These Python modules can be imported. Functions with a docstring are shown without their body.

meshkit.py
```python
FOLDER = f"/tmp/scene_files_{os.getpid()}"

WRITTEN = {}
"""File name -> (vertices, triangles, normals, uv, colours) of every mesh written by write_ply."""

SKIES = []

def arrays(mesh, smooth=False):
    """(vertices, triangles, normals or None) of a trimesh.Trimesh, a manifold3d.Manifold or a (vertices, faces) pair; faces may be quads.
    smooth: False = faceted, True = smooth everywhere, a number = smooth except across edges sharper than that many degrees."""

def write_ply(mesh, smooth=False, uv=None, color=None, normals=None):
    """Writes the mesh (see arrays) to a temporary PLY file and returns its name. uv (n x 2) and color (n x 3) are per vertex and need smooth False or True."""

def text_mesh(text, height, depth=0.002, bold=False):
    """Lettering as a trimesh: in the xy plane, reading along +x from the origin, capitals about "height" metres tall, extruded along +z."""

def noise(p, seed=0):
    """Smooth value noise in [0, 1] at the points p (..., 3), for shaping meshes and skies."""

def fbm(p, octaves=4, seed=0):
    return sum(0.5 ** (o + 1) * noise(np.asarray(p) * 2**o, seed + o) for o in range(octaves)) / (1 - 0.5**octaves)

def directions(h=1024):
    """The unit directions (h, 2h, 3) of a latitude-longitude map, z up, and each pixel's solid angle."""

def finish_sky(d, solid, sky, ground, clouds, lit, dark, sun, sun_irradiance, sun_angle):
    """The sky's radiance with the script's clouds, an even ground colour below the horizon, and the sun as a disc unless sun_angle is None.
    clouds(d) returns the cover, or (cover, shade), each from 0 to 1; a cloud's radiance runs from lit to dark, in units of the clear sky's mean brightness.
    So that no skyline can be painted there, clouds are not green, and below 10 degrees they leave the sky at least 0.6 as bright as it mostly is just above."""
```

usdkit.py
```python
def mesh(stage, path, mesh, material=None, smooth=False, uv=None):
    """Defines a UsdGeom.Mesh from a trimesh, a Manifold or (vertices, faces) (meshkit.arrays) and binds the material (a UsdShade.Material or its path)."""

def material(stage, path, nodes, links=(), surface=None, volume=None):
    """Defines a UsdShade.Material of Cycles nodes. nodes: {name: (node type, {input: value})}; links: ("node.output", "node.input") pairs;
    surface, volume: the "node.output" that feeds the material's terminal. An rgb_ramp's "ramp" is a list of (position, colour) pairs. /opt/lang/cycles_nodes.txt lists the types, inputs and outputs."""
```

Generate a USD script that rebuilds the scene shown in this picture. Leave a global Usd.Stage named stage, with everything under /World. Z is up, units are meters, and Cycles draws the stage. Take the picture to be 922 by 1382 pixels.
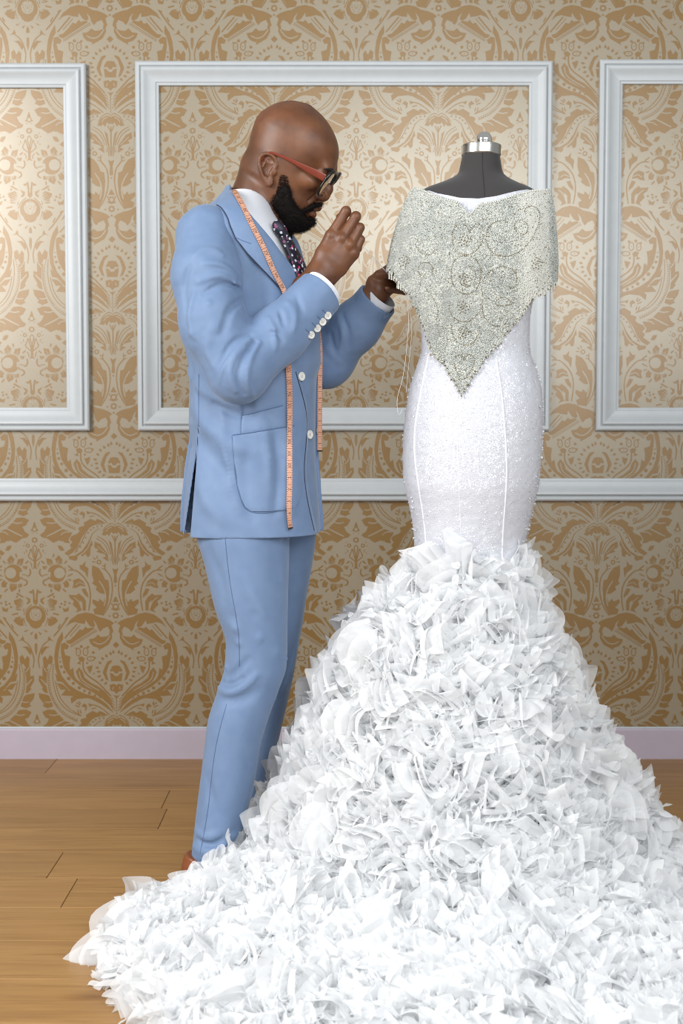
import math, random
import numpy as np, trimesh, manifold3d, usdkit, meshkit
from shapely.geometry import Polygon, LineString, Point, MultiPolygon, box as sbox
from shapely import affinity
from shapely.ops import unary_union
from scipy.interpolate import PchipInterpolator, CubicSpline
from scipy.spatial import cKDTree
from pxr import Usd, UsdGeom, UsdLux, UsdShade, Gf, Sdf, Vt

stage = Usd.Stage.CreateInMemory()
UsdGeom.SetStageUpAxis(stage, 'Z'); UsdGeom.SetStageMetersPerUnit(stage, 1.0)
UsdGeom.Xform.Define(stage, '/World'); UsdGeom.Scope.Define(stage, '/World/Looks')

# ------------------------------------------------------------------ camera
W_, H_, FPX = 922, 1382, 1850.0
CAM_Z, TILT = 1.037, math.atan(111 / 1850.0)
cam = UsdGeom.Camera.Define(stage, '/World/camera')
cam.CreateHorizontalApertureAttr(24.0); cam.CreateVerticalApertureAttr(24.0 * H_ / W_)
cam.CreateFocalLengthAttr(FPX / W_ * 24.0)
cam.CreateClippingRangeAttr(Gf.Vec2f(0.05, 100))
cam.AddTranslateOp().Set(Gf.Vec3d(0, 0, CAM_Z))
cam.AddRotateXOp().Set(90 - math.degrees(TILT))
cam.CreateFStopAttr(5.6); cam.CreateFocusDistanceAttr(3.0)
cam.CreateExposureAttr(0.0)

# ------------------------------------------------------------------ light: studio soft boxes and the room's bounce
def soft_box(name, loc, target, w, h, power, color):
    l = UsdLux.RectLight.Define(stage, '/World/' + name)
    l.CreateWidthAttr(w); l.CreateHeightAttr(h); l.CreateIntensityAttr(power); l.CreateColorAttr(Gf.Vec3f(*color))
    m = Gf.Matrix4d().SetLookAt(Gf.Vec3d(*loc), Gf.Vec3d(*target), Gf.Vec3d(0, 0, 1)).GetInverse()
    l.AddTransformOp().Set(m)
    return l
soft_box('key_light', (-2.6, 0.9, 2.25), (0.0, 3.1, 0.9), 1.3, 1.6, 20, (1.0, 0.99, 0.975))
soft_box('right_light', (1.6, 1.1, 1.9), (0.4, 3.1, 0.6), 0.8, 1.1, 5.5, (0.96, 0.98, 1.0))
soft_box('umbrella_light', (0.5, -0.3, 2.15), (0.2, 4.2, 0.9), 1.4, 1.4, 11, (0.95, 0.985, 1.0))
dome = UsdLux.DomeLight.Define(stage, '/World/room_bounce')
dome.CreateIntensityAttr(0.14); dome.CreateColorAttr(Gf.Vec3f(0.95, 0.98, 1.0))

# ------------------------------------------------------------------ projection helpers (pixel of the 922x1382 frame at a given depth y)
CT, ST = math.cos(TILT), math.sin(TILT)
def at(px, py, Y):
    px, py, Y = np.broadcast_arrays(np.asarray(px, float), np.asarray(py, float), np.asarray(Y, float))
    u, v = (px - 461) / FPX, -(py - 691) / FPX
    dy, dz = CT + v * ST, -ST + v * CT
    t = Y / dy
    return np.stack([u * t, Y, CAM_Z + dz * t], -1)
def floor_at(px, py, z=0.0):
    u, v = (px - 461) / FPX, -(py - 691) / FPX
    dy, dz = CT + v * ST, -ST + v * CT
    t = (z - CAM_Z) / dz
    return np.array([u * t, dy * t, z])
def rays(px, py):
    px, py = np.asarray(px, float), np.asarray(py, float)
    u, v = (px - 461) / FPX, -(py - 691) / FPX
    d = np.stack([u, CT + v * ST, -ST + v * CT], -1)
    return d / np.linalg.norm(d, axis=-1, keepdims=True)
EYE = np.array([0, 0, CAM_Z])
def project(p):
    d = p - EYE
    v_, w_ = d[:, 1] * CT - d[:, 2] * ST, d[:, 1] * ST + d[:, 2] * CT
    return 461 + FPX * d[:, 0] / v_, 691 - FPX * w_ / v_

# ------------------------------------------------------------------ scene helpers
_used = {}
def numbered(path):
    n = _used.get(path, -1) + 1; _used[path] = n
    return path if n == 0 else f'{path}_{n:03d}'
def _p(parent): return '/World' if parent is None else str(parent.GetPath())
def tag(o, label=None, cat=None, group=None, kind=None):
    for k, v in (('label', label), ('category', cat), ('group', group), ('kind', kind)):
        if v: o.SetCustomDataByKey(k, v)
    return o
def thing(name, label=None, cat=None, loc=(0, 0, 0), group=None, kind=None, parent=None):
    x = UsdGeom.Xform.Define(stage, numbered(_p(parent) + '/' + name))
    if any(loc): x.AddTranslateOp().Set(Gf.Vec3d(*map(float, loc)))
    return tag(x.GetPrim(), label, cat, group, kind)
def obj(name, mesh, mat, parent=None, smooth=35, label=None, cat=None, kind=None, uv=None, origin=None):
    if origin is not None:
        if isinstance(mesh, trimesh.Trimesh): mesh = (mesh.vertices, mesh.faces)
        mesh = (np.asarray(mesh[0]) - np.asarray(origin), mesh[1])
    m = usdkit.mesh(stage, numbered(_p(parent) + '/' + name), mesh, mat, smooth=smooth, uv=uv)
    return tag(m.GetPrim(), label, cat, None, kind)
def cat_mesh(ms):
    vs, fs, n = [], [], 0
    for m in ms:
        v, f = (m.vertices, m.faces) if isinstance(m, trimesh.Trimesh) else m
        f = np.asarray(f)
        if f.shape[1] == 4: f = np.vstack([f[:, [0, 1, 2]], f[:, [0, 2, 3]]])
        vs.append(np.asarray(v)); fs.append(f + n); n += len(v)
    return np.vstack(vs), np.vstack(fs)
def box(x0, x1, y0, y1, z0, z1, bev=0.0):
    if bev <= 0:
        m = trimesh.creation.box((x1 - x0, y1 - y0, z1 - z0)); m.apply_translation(((x0 + x1) / 2, (y0 + y1) / 2, (z0 + z1) / 2)); return m
    pts = []
    for sx, a, b in ((1, x0, x1),):
        for X, dx in ((x0, bev), (x1, -bev)):
            for Y, dy in ((y0, bev), (y1, -bev)):
                for Z, dz in ((z0, bev), (z1, -bev)):
                    pts += [(X, Y + dy, Z + dz), (X + dx, Y, Z + dz), (X + dx, Y + dy, Z)]
    return trimesh.convex.convex_hull(np.array(pts))
def spline(pts, n=40, closed=False):
    pts = np.asarray(pts, float)
    if closed: pts = np.vstack([pts, pts[:1]])
    d = np.r_[0, np.cumsum(np.linalg.norm(np.diff(pts, axis=0), axis=1))]
    cs = CubicSpline(d, pts, bc_type='periodic' if closed else 'natural')
    return cs(np.linspace(0, d[-1], n))
def tube(pts, r, sides=8, caps=True):
    pts = np.asarray(pts, float); n = len(pts); r = np.broadcast_to(r, n)
    t = np.gradient(pts, axis=0); t /= np.linalg.norm(t, axis=1, keepdims=True) + 1e-12
    u = np.cross(t[0], [0.3, 0.2, 0.93]); u /= np.linalg.norm(u)
    V = []; a = np.linspace(0, 2 * np.pi, sides, endpoint=False)
    for i in range(n):
        u = u - t[i] * (u @ t[i]); u /= np.linalg.norm(u); w = np.cross(t[i], u)
        V.append(pts[i] + r[i] * (np.cos(a)[:, None] * u + np.sin(a)[:, None] * w))
    V = np.vstack(V); F = []
    for i in range(n - 1):
        for k in range(sides):
            k2 = (k + 1) % sides
            F.append((i * sides + k, i * sides + k2, (i + 1) * sides + k2, (i + 1) * sides + k))
    F = np.array(F); F = np.vstack([F[:, [0, 1, 2]], F[:, [0, 2, 3]]])
    if caps:
        V = np.vstack([V, pts[:1], pts[-1:]]); c0, c1 = n * sides, n * sides + 1
        F = np.vstack([F, [(c0, (k + 1) % sides, k) for k in range(sides)], [(c1, (n - 1) * sides + k, (n - 1) * sides + (k + 1) % sides) for k in range(sides)]])
    return V, F
def lathe(prof, n=48, center=(0, 0, 0)):
    prof = np.asarray(prof, float); a = np.linspace(0, 2 * np.pi, n, endpoint=False); m = len(prof)
    V = np.stack([np.outer(prof[:, 0], np.cos(a)), np.outer(prof[:, 0], np.sin(a)), np.repeat(prof[:, 1:2], n, 1)], -1).reshape(-1, 3) + np.asarray(center)
    F = []
    for i in range(m - 1):
        for k in range(n):
            F.append((i * n + k, i * n + (k + 1) % n, (i + 1) * n + (k + 1) % n, (i + 1) * n + k))
    return V, np.array(F)
def grid_faces(nu, nv, wrap=False):
    i, j = np.meshgrid(np.arange(nu - 1), np.arange(nv if wrap else nv - 1), indexing='ij'); j2 = (j + 1) % nv
    return np.stack([i * nv + j, (i + 1) * nv + j, (i + 1) * nv + j2, i * nv + j2], -1).reshape(-1, 4)
def frame_of(d, up=(0, 0, 1)):
    d = np.asarray(d, float); d = d / np.linalg.norm(d)
    x = np.cross(up, d); x /= np.linalg.norm(x); return x, np.cross(d, x), d

# ------------------------------------------------------------------ implicit surfaces
def surface_net(f, lo, hi, h, lip=1.6):
    """mesh (vertices, quads) of f < 0; f takes (n, 3) points. Fine samples are taken only near the surface."""
    lo, hi = np.asarray(lo, float), np.asarray(hi, float)
    B = 6
    nb = np.ceil((hi - lo) / (h * B)).astype(int) + 1
    n = nb * B
    I = np.stack(np.meshgrid(*[np.arange(k) for k in nb], indexing='ij'), -1).reshape(-1, 3)
    c = lo + (I * B + (B - 1) / 2) * h
    fc = f(c)
    act = np.abs(fc) < lip * h * B * 0.9 + 0.004
    F = np.repeat(np.repeat(np.repeat(fc.reshape(nb), B, 0), B, 1), B, 2).astype(np.float32)
    o = np.stack(np.meshgrid(*[np.arange(B)] * 3, indexing='ij'), -1).reshape(-1, 3)
    A = I[act]
    for s in range(0, len(A), 4000):
        idx = (A[s:s + 4000, None, :] * B + o[None]).reshape(-1, 3)
        F[idx[:, 0], idx[:, 1], idx[:, 2]] = f(lo + idx * h)
    S = F < 0
    any_ = np.zeros(np.array(F.shape) - 1, np.int8)
    cs = [(a, b, c) for a in (0, 1) for b in (0, 1) for c in (0, 1)]
    sl = lambda a, m: slice(a, m - 1 + a)
    for a, b, c in cs: any_ += S[sl(a, n[0]), sl(b, n[1]), sl(c, n[2])]
    cells = np.argwhere((any_ > 0) & (any_ < 8))
    vid = np.full(any_.shape, -1, np.int32); vid[tuple(cells.T)] = np.arange(len(cells))
    acc = np.zeros((len(cells), 3)); cnt = np.zeros(len(cells))
    val = {k: F[cells[:, 0] + k[0], cells[:, 1] + k[1], cells[:, 2] + k[2]].astype(float) for k in cs}
    for k in cs:
        for ax in range(3):
            if k[ax] == 0:
                k2 = tuple(1 if i == ax else k[i] for i in range(3))
                v0, v1 = val[k], val[k2]; x = (v0 < 0) != (v1 < 0)
                t = np.where(x, v0 / np.where(x, v0 - v1, 1), 0)
                p = np.tile(np.array(k, float), (len(cells), 1)); p[:, ax] += t
                acc += p * x[:, None]; cnt += x
    V = lo + (cells + acc / cnt[:, None]) * h
    Q = []
    for ax in range(3):
        b, c = (ax + 1) % 3, (ax + 2) % 3
        d = [slice(None)] * 3; e = [slice(None)] * 3
        d[ax], e[ax] = slice(0, -1), slice(1, None)
        s0, s1 = S[tuple(d)], S[tuple(e)]
        E = np.argwhere(s0 != s1)
        E = E[(E[:, b] > 0) & (E[:, c] > 0) & (E[:, b] < n[b] - 1) & (E[:, c] < n[c] - 1)]
        neg = s0[tuple(E.T)]
        def cell(db, dc):
            q = E.copy(); q[:, b] -= db; q[:, c] -= dc; return vid[tuple(q.T)]
        q = np.stack([cell(1, 1), cell(0, 1), cell(0, 0), cell(1, 0)], -1)
        q[~neg] = q[~neg][:, ::-1]
        Q.append(q)
    Q = np.vstack(Q); Q = Q[(Q >= 0).all(1)]
    T = np.vstack([Q[:, [0, 1, 2]], Q[:, [0, 2, 3]]])
    return V, T
def relax(m, it=1, lam=0.5):
    v, f = m; v = v.copy(); n = len(v)
    e = np.unique(np.sort(np.vstack([f[:, [0, 1]], f[:, [1, 2]], f[:, [2, 0]]]), 1), axis=0)
    deg = np.bincount(e.ravel(), minlength=n)[:, None].clip(1)
    for _ in range(it):
        a = np.zeros_like(v)
        for k in range(3):
            a[:, k] = np.bincount(e[:, 0], v[e[:, 1], k], n) + np.bincount(e[:, 1], v[e[:, 0], k], n)
        v += lam * (a / deg - v)
    return v, f
def smin(a, b, k):
    h = np.clip(0.5 + 0.5 * (b - a) / k, 0, 1)
    return b * (1 - h) + a * h - k * h * (1 - h)
def smax(a, b, k): return -smin(-a, -b, k)
def capsule(p, a, b, r0, r1):
    a, b = np.asarray(a, float), np.asarray(b, float); ab = b - a
    t = np.clip(((p - a) @ ab) / (ab @ ab), 0, 1)
    return np.linalg.norm(p - a - t[:, None] * ab, axis=1) - (r0 + (r1 - r0) * t)
def chain(p, pts, rs, k=0.01):
    d = None
    for i in range(len(pts) - 1):
        c = capsule(p, pts[i], pts[i + 1], rs[i], rs[i + 1]); d = c if d is None else smin(d, c, k)
    return d
def ellipsoid(p, c, r, R=None):
    q = p - np.asarray(c); q = q @ np.asarray(R).T if R is not None else q
    k0 = np.linalg.norm(q / r, axis=1); k1 = np.linalg.norm(q / (np.asarray(r) ** 2), axis=1)
    return k0 * (k0 - 1) / np.maximum(k1, 1e-9)
class Loft:
    """stack of super-ellipses along z from rows of (py, left px, right px, y centre, y half depth)"""
    def __init__(s, rows, power=2.2):
        R = []
        for py, l, r, yc, hy in rows:
            a, b = at(l, py, yc), at(r, py, yc)
            R.append(((a[2] + b[2]) / 2, (a[0] + b[0]) / 2, (b[0] - a[0]) / 2, yc, hy))
        R = np.array(sorted(R)); s.z0, s.z1 = R[0, 0], R[-1, 0]
        s.i = [PchipInterpolator(R[:, 0], R[:, k]) for k in range(1, 5)]; s.n = power
    def par(s, z):
        z = np.clip(z, s.z0, s.z1); return [i(z) for i in s.i]
    def __call__(s, p):
        cx, ax, cy, ay = s.par(p[:, 2])
        k = (np.abs((p[:, 0] - cx) / ax) ** s.n + np.abs((p[:, 1] - cy) / ay) ** s.n) ** (1 / s.n)
        d = (k - 1) * np.minimum(ax, ay)
        return np.maximum(d, np.maximum(s.z0 - p[:, 2], p[:, 2] - s.z1))
def cast(f, px, py, y0=2.2, y1=4.0, steps=90):
    """points where the camera's rays through the pixels meet f = 0"""
    d = rays(px, py).reshape(-1, 3); t = np.full(len(d), y0) / d[:, 1]
    hit = np.zeros(len(d), bool)
    for _ in range(steps):
        v = f(EYE + d * t[:, None]); hit = np.abs(v) < 4e-4
        t = np.where(hit, t, t + np.clip(v, -0.05, 0.05) * 0.7)
        if hit.all(): break
    return EYE + d * t[:, None]
def normal_of(f, p, e=0.003):
    g = np.stack([f(p + np.eye(3)[k] * e) - f(p - np.eye(3)[k] * e) for k in range(3)], -1)
    return g / (np.linalg.norm(g, axis=1, keepdims=True) + 1e-9)
class Folds:
    """raised (positive) or sunk (negative) soft creases along polylines"""
    def __init__(s): s.items = []
    def add(s, pts, amp, w):
        q = spline(pts, 24) if len(pts) > 2 else np.linspace(pts[0], pts[1], 24)
        s.items.append((cKDTree(q), amp * np.sin(np.linspace(0.12, 1, 24) * np.pi * 0.93) ** 0.7, w, q.min(0) - 3 * w, q.max(0) + 3 * w))
    def __call__(s, p):
        out = np.zeros(len(p))
        for tr, amp, w, lo, hi in s.items:
            m = np.flatnonzero(((p > lo) & (p < hi)).all(1))
            if len(m):
                d, i = tr.query(p[m], distance_upper_bound=3 * w)
                ok = np.isfinite(d); out[m[ok]] += amp[i[ok]] * np.exp(-(d[ok] / w) ** 2)
        return out
def patch(poly, f, off=0.003, thick=0.003, step=3.0, y0=2.2):
    """a sheet of cloth lying on f = 0: polygon in pixels, put on the surface and given thickness"""
    poly = poly if isinstance(poly, Polygon) else Polygon(poly)
    poly = poly.segmentize(step)
    inner = poly.buffer(-step * 0.55)
    x0, y0_, x1, y1 = poly.bounds
    gx, gy = np.meshgrid(np.arange(x0, x1, step), np.arange(y0_, y1, step))
    from shapely import contains_xy, points
    g = np.stack([gx.ravel(), gy.ravel()], 1); g = g[contains_xy(inner, g[:, 0], g[:, 1])]
    b = np.array(poly.exterior.coords)[:-1]
    pts = np.vstack([b, g])
    from scipy.spatial import Delaunay
    T = Delaunay(pts).simplices
    c = pts[T].mean(1); T = T[contains_xy(poly.buffer(0.01), c[:, 0], c[:, 1])]
    P = cast(f, pts[:, 0], pts[:, 1], y0); N = normal_of(f, P)
    e = pts[T]; area = np.cross(e[:, 1] - e[:, 0], e[:, 2] - e[:, 0]); T[area > 0] = T[area > 0][:, ::-1]
    nb, n = len(b), len(pts)
    hgt = np.full(n, off + thick); hgt[:nb] = off + thick * 0.55
    top = P + N * hgt[:, None]; bot = P - N * 0.004
    k = np.arange(nb); k2 = (k + 1) % nb
    s1 = np.stack([k, k2, k2 + n], 1); s2 = np.stack([k, k2 + n, k + n], 1)
    if Polygon(b).exterior.is_ccw: s1, s2 = s1[:, ::-1], s2[:, ::-1]
    return np.vstack([top, bot]), np.vstack([T, T[:, ::-1] + n, s1, s2])
# ------------------------------------------------------------------ materials
def M(name, nodes, links=(), surface='p.BSDF'): return usdkit.material(stage, '/World/Looks/' + name, nodes, links, surface)
def plain(name, col, rough=0.5, **k): return M(name, {'p': ('principled_bsdf', {'base_color': col, 'roughness': rough, **k})})
def srgb(r, g, b): return tuple(((c / 255 + 0.055) / 1.055) ** 2.4 if c > 10 else c / 3294.6 for c in (r, g, b))
OBJ = {'tc': ('texture_coordinate', {}), 'g': ('geometry', {})}
def bumped(name, col, rough, scale, strength, dist=0.001, var=0.0, stretch=(1, 1, 1), detail=3, **k):
    n = {'g': ('geometry', {}), 'mp': ('mapping', {'scale': stretch}), 'n': ('noise_texture', {'scale': scale, 'detail': detail}),
         'b': ('bump', {'strength': strength, 'distance': dist}), 'p': ('principled_bsdf', {'roughness': rough, **k}),
         'n2': ('noise_texture', {'scale': scale * 0.2, 'detail': 3}),
         'r': ('rgb_ramp', {'ramp': [(0.3, tuple(c * (1 - var) for c in col)), (0.7, tuple(min(1, c * (1 + var)) for c in col))]})}
    return M(name, n, [('g.position', 'mp.vector'), ('mp.vector', 'n.vector'), ('g.position', 'n2.vector'), ('n2.fac', 'r.fac'), ('r.color', 'p.base_color'), ('n.fac', 'b.height'), ('b.normal', 'p.normal')])
wall_base = bumped('wallpaper_silver', srgb(151, 139, 117), 0.30, 900, 0.25, 0.0003, 0.03, metallic=0.15, specular_ior_level=1.0)
wall_gold = bumped('wallpaper_gold', srgb(133, 101, 50), 0.32, 900, 0.25, 0.0003, 0.04, metallic=0.15, specular_ior_level=1.0)
trim_white = bumped('trim_white', srgb(184, 189, 192), 0.38, 160, 0.12, 0.0008, 0.02)
base_lilac = bumped('baseboard_lilac', srgb(180, 169, 182), 0.45, 120, 0.08, 0.0008, 0.02)
suit_n = {'g': ('geometry', {}), 'mp': ('mapping', {'rotation': (0.3, 0.6, 0.5), 'scale': (1, 1, 1)}), 'w': ('wave_texture', {'scale': 420.0, 'distortion': 0.6, 'detail': 1}),
          'n': ('noise_texture', {'scale': 30, 'detail': 4}), 'n3': ('noise_texture', {'scale': 1500, 'detail': 1}), 'ad': ('math', {'math_type': 'add'}),
          'r': ('rgb_ramp', {'ramp': [(0.3, srgb(102, 124, 157)), (0.7, srgb(109, 131, 163))]}),
          'b': ('bump', {'strength': 0.12, 'distance': 0.0004}),
          'p': ('principled_bsdf', {'roughness': 0.62, 'sheen_weight': 0.25, 'sheen_roughness': 0.4, 'sheen_tint': (0.8, 0.9, 1.0), 'specular_ior_level': 0.35})}
suit = M('suit_blue', suit_n, [('g.position', 'mp.vector'), ('mp.vector', 'w.vector'), ('g.position', 'n.vector'), ('g.position', 'n3.vector'), ('w.fac', 'ad.value1'), ('n3.fac', 'ad.value2'), ('ad.value', 'b.height'),
                               ('n.fac', 'r.fac'), ('r.color', 'p.base_color'), ('b.normal', 'p.normal')])
seam_blue = plain('seam_blue', srgb(84, 106, 142), 0.8)
dark_pipe = plain('lapel_piping', srgb(38, 48, 68), 0.8)
shirt_white = bumped('shirt_white', srgb(220, 222, 229), 0.7, 1200, 0.1, 0.0003, 0.01)
skin = M('skin', {'at': ('attribute', {'attribute': 'tone'}), 'mt': ('mix', {'mix_type': 'multiply', 'fac': 1.0}), 'g': ('geometry', {}), 'n': ('noise_texture', {'scale': 28, 'detail': 5}), 'v': ('noise_texture', {'scale': 900, 'detail': 2}),
                  'r': ('rgb_ramp', {'ramp': [(0.3, srgb(88, 52, 31)), (0.7, srgb(114, 71, 43))]}), 'b': ('bump', {'strength': 0.22, 'distance': 0.0006}),
                  'p': ('principled_bsdf', {'roughness': 0.46, 'subsurface_weight': 0.12, 'subsurface_scale': 0.004, 'subsurface_radius': (1, 0.35, 0.2), 'specular_ior_level': 0.5})},
         [('g.position', 'n.vector'), ('g.position', 'v.vector'), ('n.fac', 'r.fac'), ('r.color', 'mt.color1'), ('at.color', 'mt.color2'), ('mt.color', 'p.base_color'), ('v.fac', 'b.height'), ('b.normal', 'p.normal')])
nail_m = plain('nail', srgb(176, 122, 98), 0.3)
lip_m = plain('lip', srgb(124, 80, 70), 0.45)
beard_m = bumped('beard_black', srgb(22, 17, 15), 0.9, 700, 0.6, 0.001, 0.25, specular_ior_level=0.2)
brow_m = plain('eyebrow_black', srgb(22, 16, 14), 0.8)
wood_red = bumped('red_wood', srgb(108, 44, 27), 0.32, 60, 0.05, 0.0004, 0.35, stretch=(1, 8, 8), specular_ior_level=0.3)
frame_black = plain('frame_black', srgb(20, 18, 18), 0.25)
metal = plain('brushed_steel', srgb(185, 184, 180), 0.27, metallic=1.0)
steel_pol = plain('polished_steel', srgb(225, 224, 220), 0.1, metallic=1.0)
form_black = bumped('form_fabric', srgb(50, 47, 47), 0.85, 1400, 0.3, 0.0004, 0.05, sheen_weight=0.15)
leather = bumped('tan_leather', srgb(123, 68, 36), 0.4, 200, 0.1, 0.0005, 0.1)
sole_m = plain('sole_dark', srgb(40, 28, 22), 0.6)
tape_m = bumped('tape_peach', srgb(199, 147, 121), 0.55, 500, 0.08, 0.0003, 0.04)
tape_ink = plain('tape_ink', srgb(70, 44, 40), 0.6)
brass = plain('tape_tip', srgb(70, 66, 62), 0.35, metallic=0.9)
button_m = plain('button_white', srgb(216, 214, 208), 0.25, coat_weight=0.3)
button_line = plain('button_holes', srgb(120, 120, 125), 0.6)
thread_m = plain('thread_white', srgb(245, 245, 245), 0.6)
lens_m = M('lens', {'t': ('transparent_bsdf', {'color': (0.93, 0.94, 0.94)}), 'gl': ('glossy_bsdf', {'roughness': 0.02, 'color': (1, 1, 1)}), 'f': ('fresnel', {'IOR': 1.5}), 'm': ('mix_closure', {})},
           [('f.fac', 'm.fac'), ('t.BSDF', 'm.closure1'), ('gl.BSDF', 'm.closure2')], 'm.closure')
tie_m = M('floral_tie', {'g': ('geometry', {}), 'v': ('voronoi_texture', {'scale': 75, 'randomness': 0.9}), 'v2': ('voronoi_texture', {'scale': 190, 'randomness': 1.0}),
                         'sp': ('separate_color', {}), 'pick': ('rgb_ramp', {'interpolate': False, 'ramp': [(0.0, srgb(20, 22, 48)), (0.34, srgb(215, 60, 120)), (0.5, srgb(225, 225, 235)), (0.64, srgb(24, 24, 52)), (0.8, srgb(110, 70, 130)), (0.9, srgb(90, 110, 70))]}),
                         'dist': ('rgb_ramp', {'ramp': [(0.33, (0, 0, 0)), (0.37, (1, 1, 1))]}), 'sp2': ('separate_color', {}),
                         'pick2': ('rgb_ramp', {'interpolate': False, 'ramp': [(0.0, srgb(17, 17, 34)), (0.62, srgb(200, 205, 215)), (0.74, srgb(17, 17, 34)), (0.9, srgb(120, 60, 100))]}),
                         'mx': ('mix', {}), 'p': ('principled_bsdf', {'roughness': 0.5})},
          [('g.position', 'v.vector'), ('g.position', 'v2.vector'), ('v.color', 'sp.color'), ('sp.r', 'pick.fac'), ('v.distance', 'dist.fac'), ('v2.color', 'sp2.color'), ('sp2.g', 'pick2.fac'),
           ('dist.color', 'mx.fac'), ('pick.color', 'mx.color1'), ('pick2.color', 'mx.color2'), ('mx.color', 'p.base_color')])
def wood(name, hue):
    c = [tuple(x * hue for x in srgb(*q)) for q in ((143, 104, 58), (160, 120, 70), (170, 130, 79))]
    return M(name, {'tc': ('texture_coordinate', {}), 'oi': ('object_info', {}), 'cx': ('combine_xyz', {}), 'mulr': ('math', {'math_type': 'multiply', 'value2': 37.0}), 'va': ('vector_math', {'math_type': 'add'}),
                    'mp': ('mapping', {'scale': (1.6, 22, 22)}), 'n': ('noise_texture', {'scale': 1.7, 'detail': 6, 'roughness': 0.6, 'distortion': 0.8}),
                    'mp2': ('mapping', {'scale': (3, 160, 160)}), 'n2': ('noise_texture', {'scale': 2.0, 'detail': 3}), 'r': ('rgb_ramp', {'ramp': [(0.3, c[0]), (0.5, c[1]), (0.72, c[2])]}),
                    'r2': ('rgb_ramp', {'ramp': [(0.35, (0.86, 0.84, 0.82)), (0.6, (1, 1, 1))]}), 'mx': ('mix', {'mix_type': 'multiply', 'fac': 1.0}),
                    'kn': ('voronoi_texture', {'scale': 1.0, 'randomness': 1.0}), 'mk': ('mapping', {'scale': (1.3, 4.5, 4.5)}), 'kr': ('rgb_ramp', {'ramp': [(0.0, (0.5, 0.42, 0.36)), (0.05, (0.8, 0.74, 0.68)), (0.1, (1, 1, 1))]}), 'mx2': ('mix', {'mix_type': 'multiply', 'fac': 1.0}),
                    'b': ('bump', {'strength': 0.08, 'distance': 0.0006}), 'p': ('principled_bsdf', {'roughness': 0.42, 'specular_ior_level': 0.4})},
             [('tc.object', 'va.vector1'), ('oi.random', 'mulr.value1'), ('mulr.value', 'cx.x'), ('mulr.value', 'cx.z'), ('cx.vector', 'va.vector2'), ('va.vector', 'mp.vector'), ('mp.vector', 'n.vector'), ('va.vector', 'mp2.vector'), ('mp2.vector', 'n2.vector'),
              ('n.fac', 'r.fac'), ('n2.fac', 'r2.fac'), ('r.color', 'mx.color1'), ('r2.color', 'mx.color2'), ('va.vector', 'mk.vector'), ('mk.vector', 'kn.vector'), ('kn.distance', 'kr.fac'), ('mx.color', 'mx2.color1'), ('kr.color', 'mx2.color2'), ('mx2.color', 'p.base_color'), ('n2.fac', 'b.height'), ('b.normal', 'p.normal')])
woods = [wood('oak_a', 0.94), wood('oak_b', 1.0), wood('oak_c', 1.05)]
subfloor_m = plain('joint_dark', srgb(92, 66, 40), 0.8)
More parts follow.
